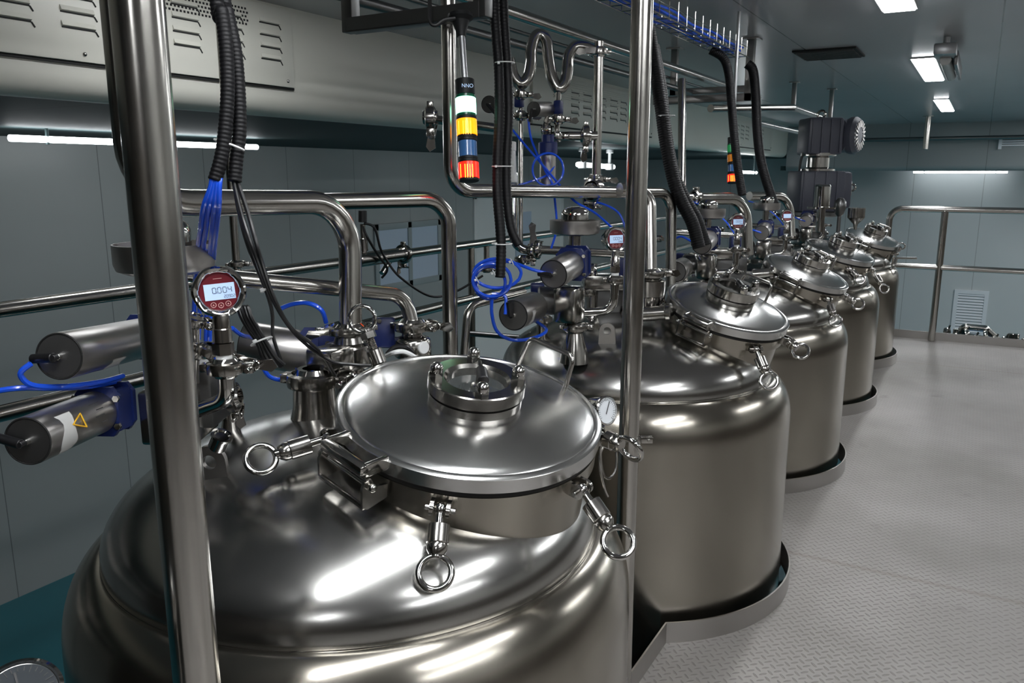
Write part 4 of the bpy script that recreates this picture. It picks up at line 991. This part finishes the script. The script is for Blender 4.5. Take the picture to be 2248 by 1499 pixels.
# blue coil at the left of the second vessel
for j, (cx_, cy_, rx_, ry_) in enumerate(((1080, 615, 42, 36), (1092, 600, 52, 32), (1075, 620, 34, 36))):
    air_tube([at(cx_+rx_*math.cos(a), cy_+ry_*math.sin(a), D=2.30+.01*j+.02*math.sin(a)) for a in [2*PI*q/14+.4*j for q in range(15)]], '%s turn of the coiled blue air tube left of the second vessel' % ('front', 'wide upper', 'inner')[j], .0048, group='turns of the blue tube coil')
air_tube([at(1080, 645, D=2.32), at(1108, 650, D=2.32), at(1110, 675, D=2.32), at(1109, 690, D=2.32)], 'blue air tube running into the lower actuator of the second vessel', .0048)
air_tube([at(1080, 650, D=2.33), at(1080, 690, D=2.36), at(1092, 728, D=2.40), at(1125, 746, D=2.45), at(1170, 742, D=2.5), at(1200, 725, D=2.55), at(1178, 705, D=2.6), at(1175, 690, D=2.6)], 'blue air tube sagging below the lower actuator of the second vessel', .0052)
for (x, y) in ((1085, 600), (1048, 615), (1124, 575)): tie(at(x, y, D=2.29), RT+UP*.5, .010, 'tiny white tie on the blue tube coil, %s' % {1085: 'middle one', 1048: 'left one', 1124: 'upper one'}[x])
# pipework joining the second vessel from the frame above
pipe([at(1127, 380, D=3.0), at(1127, 545, D=3.0), at(1185, 552, D=3.02)], .0165, 'thick-walled elbow pipe left of the second vessel vent cap', .07, mat='pol')
clamp(at(1170, 551, D=3.01), RT, .024, 'wide clamp on the elbow left of the second vent cap', wing=UP, s=1.7)
pipe([at(1360, 418, D=2.62), at(1424, 420, D=2.66), at(1426, 598, D=2.66)], .0245, 'thick pipe bending down right beside the middle pole', .10, n=28)
clamp(at(1427, 600, D=2.66), (0, 0, 1), .030, 'clamp at the foot of the thick pipe beside the middle pole', wing=RT, s=1.5)
solid('membrane_valve', MB().lathe([(0, -.12), (.034, -.12), (.036, -.075), (.050, -.070), (.052, -.02), (.034, -.012), (0, -.01)], T(at(1427, 602, D=2.66)), 36), M_['fit'], 'round turned valve body right beside the middle pole', 'valve', 'valve bodies')
# rectangular frame pipes
cpt_ = at(990, 418, D=2.40)
pipe([V((cpt_.x, cpt_.y, ZC-.002)), at(990, 418, D=2.40), at(1474, 424, D=3.22), at(1472, 630, D=3.25)], .0215, 'long frame pipe behind the signal tower, dropping behind the second lid', .075, n=24)
clamp(at(1303, 418, D=2.92), at(1474, 424, D=3.22)-at(990, 418, D=2.40), .024, 'clamp in the long frame pipe above the second vent cap', wing=(0, 0, -1), s=2.0)
pipe([at(1474, 436, D=4.0), at(1636, 436, D=4.30), at(1641, 560, D=4.34)], .031, 'second frame pipe bending down behind the third lid', .13, n=24)
clamp(at(1527, 437, D=4.08), at(1636, 436, D=4.3)-at(1474, 436, D=4.0), .026, 'clamp in the second frame pipe near its left bend', wing=(0, 0, -1), s=2.0)
pipe([at(1497, 175, D=4.4), at(1497, 432, D=4.3)], .021, 'upright of the second frame pipe hanging from the overhead lines', mat='pipe')
pipe([at(1645, 430, D=5.2), at(1733, 430, D=5.4), at(1737, 520, D=5.42)], .028, 'third frame pipe bending down near the gear motor', .12, n=24)
# ---------------------------------------------------------------- overhead lines
XO = -1.72
zo = at(1312, 92, X=XO).z
pA, pB = YB+.005, 7.2
pipe([V((XO, pA, zo)), V((XO, pB, zo))], .024, 'overhead pipe with the brightest highlight along its length')
pipe([V((XO-.10, pA, zo-.085)), V((XO-.10, pB-.6, zo-.085))], .018, 'dark overhead pipe just below the bright one', mat='dark')
pipe([V((XO-.26, pA, zo+.02)), V((XO-.26, pB, zo+.02))], .010, 'thin overhead line beside the bright pipe', mat='dark')
p = at(1740, 236, D=6.0); q = at(1862, 282, D=7.0)
pipe([at(1560, 238, D=5.1), p, V((p.x+.0, q.y+.6, p.z))], .024, 'bright overhead pipe angling towards the gear motor', .03)
solid('pipe', MB().tube([V((p.x-.18, p.y-.3, p.z-.12)), V((p.x-.18, p.y+2.2, p.z-.12))], .02, 12), M_['pipe'], 'short overhead pipe below the angled one near the gear motor', 'pipe')
# riser from the frame to the overhead pipe
rp = at(1312, 250, D=2.98); tz = at(1312, 96, D=2.98).z
pipe([V((rp.x, rp.y, at(1305, 405, D=2.98).z)), V((rp.x, rp.y, tz))], .017, 'upright steel riser between the two bent pipes and the middle pole')
clamp(V((rp.x, rp.y, at(1312, 118, D=2.98).z)), (0, 0, 1), .019, 'clamp near the top of the upright riser', wing=RT*-1, s=1.5)
clamp(V((rp.x, rp.y, at(1305, 395, D=2.98).z)), (0, 0, 1), .020, 'clamp at the foot of the upright riser', wing=RT, s=1.5)
pipe([at(1190, 299, D=2.95), at(1310, 298, D=2.98)], .016, 'short cross pipe running left from the upright riser')
clamp(at(1286, 298, D=2.97), RT, .022, 'clamp on the short cross pipe by the riser', wing=(0, 0, -1), s=1.6)
# two double-bent pipes
W1 = [(1118, 130), (1126, 165), (1142, 184), (1158, 172), (1165, 140), (1166, 110), (1174, 84), (1186, 76), (1199, 90), (1205, 130), (1212, 170), (1226, 194), (1240, 182), (1246, 150), (1248, 125), (1262, 104), (1285, 104), (1308, 116)]
solid('pipe', MB().tube(spl([at(x, y, D=2.95+.003*j) for j, (x, y) in enumerate(W1)], 8), .0215, 20), M_['pipe'], 'serpentine trap pipe with two low bends behind the black hoses', 'pipe')
pipe([at(1143, 186, D=2.96), at(1143, 400, D=2.98), at(1143, 540, D=3.0)], .0085, 'thin upright pipe below the first low bend of the serpentine')
pipe([at(1226, 196, D=2.98), at(1222, 300, D=2.98)], .0105, 'thin upright pipe below the second low bend of the serpentine')
block(at(1140, 222, D=2.95), (.03, .03, .045), 'blue block under the first low bend of the serpentine', mat='bluecast', name='solenoid_valve', group='blue solenoid blocks')
block(at(1226, 236, D=2.95), (.03, .03, .05), 'blue block under the second low bend of the serpentine', mat='bluecast', name='solenoid_valve', group='blue solenoid blocks')
p = at(1172, 240, D=2.85); actuator(p, at(1216, 240, D=3.0)-p, .027, .13, 'small steel actuator below the serpentine pipe', plate=False, tube_dir=(-.2, 0, -1), capmat='dark')
p = at(1074, 229, D=2.75); actuator(p, at(1125, 232, D=2.95)-p, .029, .13, 'small actuator peeking out left of the black hoses', plate=False, tube_dir=(.6, 0, -.6), capmat='dark')
for j, (x, y, a_, lb) in enumerate(((1143, 208, (0, 0, 1), 'clamp right under the first low bend of the serpentine'), (1143, 254, (0, 0, 1), 'lower clamp on the first thin upright'), (1226, 262, (0, 0, 1), 'clamp on the second thin upright'), (1200, 285, (1, .3, 0), 'clamp above the blue-topped filter'), (1222, 300, (0, 0, 1), 'clamp on the cross pipe above the blue coil'))):
    clamp(at(x, y, D=2.94), a_, .015, lb, wing=RT+UP*.3, s=1.5)
# filter with a blue top and a coil of blue tube
p = at(1203, 318, D=2.86)
ft = thing('cartridge_filter', 'small upright filter housing with dark blue top behind the blue coil', 'filter', at(1205, 400, D=2.88))
part('head', MB().cyl(p+V((0, 0, .01)), p-V((0, 0, .035)), .034, 24).cyl(p+V((0, 0, .035)), p, .022, 20), M_['bluecast'], ft, label='dark blue filter head')
part('housing', MB().cyl(p-V((0, 0, .033)), p-V((0, 0, .145)), .029, 24), M_['act'], ft)
for j in range(2):
    air_tube([at(1203+34*math.cos(a), 372+36*math.sin(a), D=2.78+.015*j+.01*math.sin(a)) for a in [2*PI*q/14+1.2*j for q in range(15)]], '%s turn of the blue tube coil in front of the filter' % ('front', 'rear')[j], .0038)
air_tube([at(1125, 285, D=2.85), at(1150, 315, D=2.85), at(1185, 355, D=2.82), at(1215, 390, D=2.82), at(1260, 440, D=2.85), at(1310, 470, D=2.85), at(1370, 525, D=2.85)], 'long blue air tube slanting down past the blue coil', .0042)
air_tube([at(1160, 262, D=2.86), at(1165, 300, D=2.86), at(1180, 340, D=2.84), at(1200, 380, D=2.82), at(1213, 405, D=2.82), at(1218, 440, D=2.84), at(1222, 500, D=2.86), at(1210, 545, D=2.88)], 'blue air tube dropping from the small actuator through the coil', .0042)
air_tube([at(1120, 412, D=2.8), at(1160, 400, D=2.82), at(1200, 385, D=2.84), at(1216, 365, D=2.86)], 'blue air tube running up into the coil from the hoses', .0038)
pr = at(1127, 350, D=2.75); solid('probe', MB().cyl(at(1125, 330, D=2.8), at(1127, 385, D=2.8), .011).cyl(at(1125, 312, D=2.8), at(1125, 332, D=2.8), .013).cyl(at(1127, 385, D=2.8), at(1127, 402, D=2.8), .016), M_['white'], 'white probe hanging right of the black hoses', 'sensor')
# hand valve left of the frame pipe
p = at(945, 258, D=2.6)
clamp(p, RT, .020, 'small clamp and hand valve sticking out left of the frame pipe', wing=(0, 0, -1), s=2.0)
pipe([at(938, 260, D=2.6), at(1110, 284, D=2.55)], .014, 'short level pipe crossing behind the signal tower', mat='pipe')
# ---------------------------------------------------------------- cable tray with blue tubes
XT = -1.30
t0 = at(1300, -8, X=XT); t1 = at(1622, 133, X=XT); zt = at(1480, 62, X=XT).z
ct = thing('cable_tray', 'wire mesh cable tray carrying bundled blue air tubes under the ceiling', 'cable tray', (XT, 3.0, zt))
y0_, y1_ = 1.6, t1.y
wm = MB()
for dx in (-.06, 0, .06): wm.tube([V((XT+dx, y0_, zt)), V((XT+dx, y1_, zt))], .003, 6)
for dx in (-.06, .06): wm.tube([V((XT+dx, y0_, zt+.05)), V((XT+dx, y1_, zt+.05))], .0025, 6)
part('rails', wm, M_['fit'], ct)
yy = y0_
while yy < y1_:
    part('cross_wire', MB().tube([V((XT-.06, yy, zt+.085)), V((XT-.06, yy, zt)), V((XT+.06, yy, zt)), V((XT+.06, yy, zt+.085))], .003, 6), M_['fit'], ct); yy += .12
for j in range(6):
    x = XT-.045+.018*j
    air_tube([V((x+.006*math.sin(q*1.7+j), y0_+.2+q*(y1_-y0_-.3)/10, zt+.012+.012*((j+q) % 2)+.004*j)) for q in range(11)], 'blue air tube lying in the cable tray, strand %s' % ('nearest the wall', 'next from the wall', 'left of the middle', 'right of the middle', 'next from the walkway', 'nearest the walkway')[j], .006, group='blue tubes lying in the cable tray')
# support posts and arms
def post(x, y, z0, z1, label, w=.05, arm=None):
    mb = MB().box((w, w, z1-z0), T((x, y, (z0+z1)/2)), .003).box((w*2.2, w*2.2, .008), T((x, y, z1-.004)))
    o = thing('ceiling_hanger', label, 'hanger', (x, y, z1), 'hangers of the overhead lines')
    part('upright', mb, M_['act'], o)
    if arm: part('arm', MB().box((abs(arm)+w, w, w), T((x+arm/2, y, z0+w/2)), .003), M_['act'], o)
h1 = at(1640, 85, Z=ZC); post(h1.x+.03, h1.y, at(1640, 222, Y=h1.y).z, ZC, 'square ceiling hanger with a long arm at the end of the cable tray', arm=-.62)
h2 = at(1745, 180, Z=ZC); post(h2.x, h2.y, at(1730, 240, Y=h2.y).z, ZC, 'ceiling hanger left of the gear motor, half in shade', .04)
h3 = at(1827, 195, Z=ZC); post(h3.x, h3.y, at(1828, 285, Y=h3.y).z, ZC, 'ceiling hanger right above the gear motor', .04)
h4 = at(1483, 95, X=-1.95); post(-1.95, h4.y, h4.z-.35, ZC, 'dark ceiling hanger right of the middle pole', .045, arm=.5)
# bracket and signal tower
def tower(px, py0, ys, D, label, on, pole_top, lean=0):
    """ys: pixel rows where the stacked sections change, from the cap down"""
    P_ = lambda y: at(px+(y-ys[0])*lean, y, D=D)
    top = P_(ys[0]); bot = P_(ys[-1]); ax = (bot-top).normalized(); s = D/1777
    o = thing('signal_tower', label, 'signal tower', top, 'stacked signal towers')
    r = 22.5*s*(1 if D < 3 else 1.0)
    r = .0278 if D < 3 else .0275
    t_ = at(px-2 if D > 3 else px-8, pole_top, D=D)
    if D > 3: t_ = V((top.x, top.y, ZC-.002))
    part('pole', MB().cyl(t_, top, r*.33, 20), M_['al'], o)
    if D < 3: part('foot', MB().lathe([(0, -.006), (r*1.2, -.006), (r*1.25, .004), (r*.85, .012), (r*.5, .040), (r*.46, .052), (0, .052)], frame(t_-ax*.03, ax), 28), M_['ring'], o)
    H = lambda y: (P_(y)-top).length
    def sec(nm, y0, y1, mat, rr=1.0, lab=None): return part(nm, MB().lathe([(0, H(y0)), (r*rr*.97, H(y0)), (r*rr, H(y0)+.001), (r*rr, H(y1)-.001), (r*rr*.97, H(y1)), (0, H(y1))], frame(top, ax), 40), M_[mat], o, label=lab)
    c_ = sec('cap', ys[0], ys[1], 'ring', .94)
    cols = (('green_lens', 'green_on' if on else 'green_off', 'greenring'), ('amber_lens', 'amber_on' if on else 'amber_off', 'ring'), ('blue_lens', 'blue_lens', 'ring'), ('red_lens', 'red_on', 'ring'))
    for j, (nm, m1, m2) in enumerate(cols):
        a, b = ys[1]+(ys[-1]-ys[1])*j/4, ys[1]+(ys[-1]-ys[1])*(j+1)/4
        g_ = (b-a)*.14
        ln = sec(nm, a+g_, b-g_*.9, m1, 1.0 if nm != 'blue_lens' else .9, 'lit '+nm.replace('_', ' ') if m1.endswith('_on') else None)
        sec('ring', a, a+g_, m2, .98); sec('ring', b-g_*.9, b, m2, .96)
        if on and m1 in ('amber_on', 'red_on') or m1 == 'red_on':
            # the vertical ribs of the moulded lens and the brighter lamp seen through it
            k = MB()
            for q in (-1.15, -.45, -.15, .15, .5):
                a_ = math.atan2((CAMP-top).y, (CAMP-top).x)+q*.75
                d_ = V((math.cos(a_), math.sin(a_), 0))
                k.box((.0012, .0026, (H(b)-H(a))*.62), frame(top+ax*(H(a)+H(b))/2+d_*r*.998, ax, d_))
            part('lens_ribs', k, M_['lamp'], ln)
    return o, c_, top, ax, r, H
tw, tcap, ttop, tax, tr_, tH = tower(1020, 170, [176, 210, 398], 2.17, 'signal tower with glowing green, amber and red lenses, hanging upside down', True, 62, lean=.045)
d_ = (CAMP-ttop); d_.z = 0; d_ = (d_.normalized()+RT*.25).normalized()
tm = frame(ttop+tax*(tH(193)-.003)+d_*(tr_*1.01), d_, V((0, 0, 1)).cross(d_))
part('lettering', text_mb('NNO', tm, .0135), M_['lcd'], tcap, label='small pale letters NNO')
tower(1608, 300, [302, 316, 402], 4.45, 'distant signal tower with only its red lens glowing', False, 290)
bk = at(1018, 40, D=2.17)
b0, b1 = at(770, 34, D=2.40), at(1060, 14, D=2.17); b0.z = b1.z = at(1018, 22, D=2.17).z
dm = (b1-b0); fm = frame((b0+b1)/2, (0, 0, 1), dm)
br_ = MB().box((dm.length, .045, .006), fm @ T((0, 0, -.018)), .001).box((dm.length, .005, .04), fm @ T((0, .02, 0))).box((dm.length, .005, .04), fm @ T((0, -.02, 0)))
for e_ in (b0, b1): br_.box((.04, .04, ZC-b0.z+.02), T((e_.x, e_.y, (ZC+b0.z)/2-.01)), .003)
solid('bracket_arm', br_, M_['dark'], 'steel channel arm holding the signal tower, hung from the ceiling', 'bracket')
cable([at(943, -40, D=2.15), at(944, 20, D=2.15), at(946, 50, D=2.15), at(958, 55, D=2.15), at(975, 44, D=2.15), at(1000, 40, D=2.15)], 'black cable running into the foot of the signal tower', .0055)
# ---------------------------------------------------------------- big black hose bundles
def hose(pts, D, r, label, jig=.0016):
    P_ = resample(spl([at(x, y, D=D if not isinstance(D, (list, tuple)) else D[i]) for i, (x, y) in enumerate(pts)], 12), .0032)
    if pts[0][1] < 0: P_ = resample(spl([V((P_[0].x, P_[0].y, ZC-.002))]+P_[::12], 12), .0032)
    return solid('corrugated_hose', MB().tube(P_, [r*(1 if k % 3 else .93) for k in range(len(P_))], 16), M_['hose'], label, 'hose', 'black corrugated hoses', ang=0)
hose([(1083, -40), (1088, 60), (1095, 150), (1096, 250), (1092, 350), (1092, 430), (1098, 500), (1100, 560), (1096, 640)], 2.2, .0140, 'left hose of the black pair behind the signal tower')
hose([(1103, -40), (1108, 60), (1114, 150), (1117, 250), (1112, 350), (1113, 430), (1122, 500), (1140, 540), (1150, 560)], 2.22, .0130, 'right hose of the black pair behind the signal tower')
hose([(1424, 60), (1440, 160), (1452, 240), (1463, 320), (1480, 400), (1500, 450), (1520, 490), (1535, 545)], 3.2, .026, 'thick black hose bundle right of the middle pole, left strand')
hose([(1436, 100), (1452, 190), (1462, 280), (1478, 370), (1502, 430), (1530, 480), (1550, 540)], 3.28, .022, 'thick black hose bundle right of the middle pole, right strand')
hose([(1560, 110), (1588, 128), (1600, 165), (1606, 230), (1612, 300), (1620, 370), (1630, 430)], 4.3, .023, 'black hose bundle dropping beside the distant signal tower')
hose([(1640, 140), (1653, 155), (1659, 210), (1662, 280), (1668, 340), (1680, 390), (1700, 450)], 4.8, .028, 'black hose bundle dropping left of the gear motor')
for (x, y, D, r, lb) in ((1108, 138, 2.2, .027, 'tie on the black hose pair, upper'), (1102, 365, 2.2, .027, 'tie on the black hose pair, lower'), (1462, 254, 3.2, .036, 'tie on the thick hose bundle right of the middle pole'), (1102, 535, 2.2, .027, 'tie near the bottom of the black hose pair')):
    tie(at(x, y, D=D), (0, 0, 1), r, 'thin white ' + lb, 1.0)
# ---------------------------------------------------------------- agitator drive
g0 = at(1800, 300, D=6.15); s = 6.15/1777
gm = thing('gear_motor', 'large dark grey two-stage gear motor standing above the farthest vessels', 'gear motor', (g0.x, g0.y, at(1800, 500, D=6.15).z))
def gz_(y): return at(1800, y, D=6.15).z
W = lambda px: px*s
up_m = MB().box((W(75), .26, W(78)), frame((g0.x, g0.y, gz_(300)), (0, 0, 1), RT), .02)
up_m.cyl((g0.x, g0.y, gz_(345)), (g0.x, g0.y, gz_(330)), W(30), 28)
part('upper_gearbox', up_m, M_['motor'], gm)
for j in range(4): part('rib', MB().box((.012, .28, W(70)), frame(V((g0.x, g0.y, gz_(300)))+RT*W(-30+20*j), (0, 0, 1), RT), .003), M_['motor'], gm)
e = V((g0.x, g0.y, gz_(298)))+RT*W(38)
part('motor_barrel', MB().cyl(e, e+RT*W(28)+V((0, .02, 0)), W(36), 36), M_['motor'], gm)
fc = part('fan_cover', MB().lathe([(0, 0), (W(38), 0), (W(40), W(6)), (W(40), W(14)), (W(34), W(22)), (0, W(24))], frame(e+RT*W(26), RT-V((FW.x, FW.y, 0))*.85), 36), M_['motor'], gm)
fk = MB()
for j in range(20):
    a = 2*PI*j/20; fk.box((W(14), W(3.4), W(2)), frame(e+RT*W(26), RT-V((FW.x, FW.y, 0))*.85) @ Matrix.Rotation(a, 4, 'Z') @ T((W(25), 0, W(23.5))))
part('fan_slots', fk, M_['act'], fc)
part('lifting_eye', MB().torus(frame((g0.x, g0.y, gz_(252)), (0, 1, 0)), W(8), W(3), 20, 8), M_['pol'], gm)
part('lantern', MB().lathe([(0, 0), (W(36), 0), (W(36), W(6)), (W(24), W(10)), (W(24), W(30)), (W(38), W(34)), (W(38), W(40)), (0, W(40))], T((g0.x, g0.y, gz_(377))), 36), M_['fit'], gm)
lo_m = MB().box((W(98), .32, W(88)), frame(V((g0.x, g0.y, gz_(420)))-RT*W(2), (0, 0, 1), RT), .02).box((W(30), .2, W(80)), frame(V((g0.x, g0.y, gz_(418)))+RT*W(55), (0, 0, 1), RT), .03)
part('lower_gearbox', lo_m, M_['motor'], gm)
for j in range(4): part('rib', MB().box((.012, .34, W(84)), frame(V((g0.x, g0.y, gz_(420)))+RT*W(-44+24*j), (0, 0, 1), RT), .003), M_['motor'], gm)
part('side_fan', MB().lathe([(0, 0), (W(22), 0), (W(22), W(8)), (0, W(12))], frame(V((g0.x, g0.y, gz_(415)))+RT*W(66), RT-V((FW.x, FW.y, 0))*.85), 24), M_['dark'], gm)
part('side_eye', MB().torus(frame(V((g0.x, g0.y, gz_(412)))+RT*W(80), (.3, 1, 0)), W(7), W(2.6), 20, 8), M_['pol'], gm)
zb = gz_(464)
part('base_flange', MB().cyl((g0.x, g0.y, zb-W(12)), (g0.x, g0.y, zb), W(52), 36).cyl((g0.x, g0.y, .88), (g0.x, g0.y, zb-W(10)), W(20), 28), M_['dark'], gm)
cable([V((g0.x, g0.y, gz_(330)))-RT*W(30), V((g0.x, g0.y, gz_(350)))-RT*W(38), V((g0.x, g0.y, gz_(378)))-RT*W(40)], 'short black cable between the two stages of the gear motor', .009)
# tall cylinder, funnel and dial in front of the drive
p = at(1803, 458, D=5.55); s5 = 5.55/1777
solid('filter_housing', MB().lathe([(0, 0), (30*s5, 0), (30*s5, 4*s5), (17*s5, 5*s5), (17*s5, 48*s5), (14*s5, 52*s5), (0, 52*s5)], T(p), 32).cyl(p-V((0, 0, .16)), p, 9*s5), M_['pol'], 'upright polished cylinder in front of the gear motor', 'filter')
p = at(1878, 492, D=6.0); s6 = 6.0/1777
solid('funnel', MB().lathe([(0, -12*s6), (3*s6, -12*s6), (5*s6, 0), (18*s6, 14*s6), (18*s6, 35*s6), (17*s6, 35*s6), (16*s6, 15*s6), (0, 2*s6)], T(p), 32), M_['fit'], 'small steel funnel cup above the fourth lid', 'funnel')
p = at(1844, 455, D=5.75); s6 = 5.75/1777
solid('air_vessel', MB().lathe([(0, -22*s6), (4*s6, -20*s6), (9*s6, -14*s6), (13*s6, 0), (12*s6, 12*s6), (6*s6, 20*s6), (0, 21*s6)], T(p), 28).cyl(p-V((0, 0, 60*s6)), p-V((0, 0, 18*s6)), 4*s6), M_['dark'], 'dark bulb-shaped vessel between the cylinder and the funnel', 'air vessel')
pipe([at(1905, 566, D=6.25), at(2012, 567, D=6.3)], .009, 'thin sampling rod pointing right from the farthest lid')
for x in (1985, 2000, 2010): pass
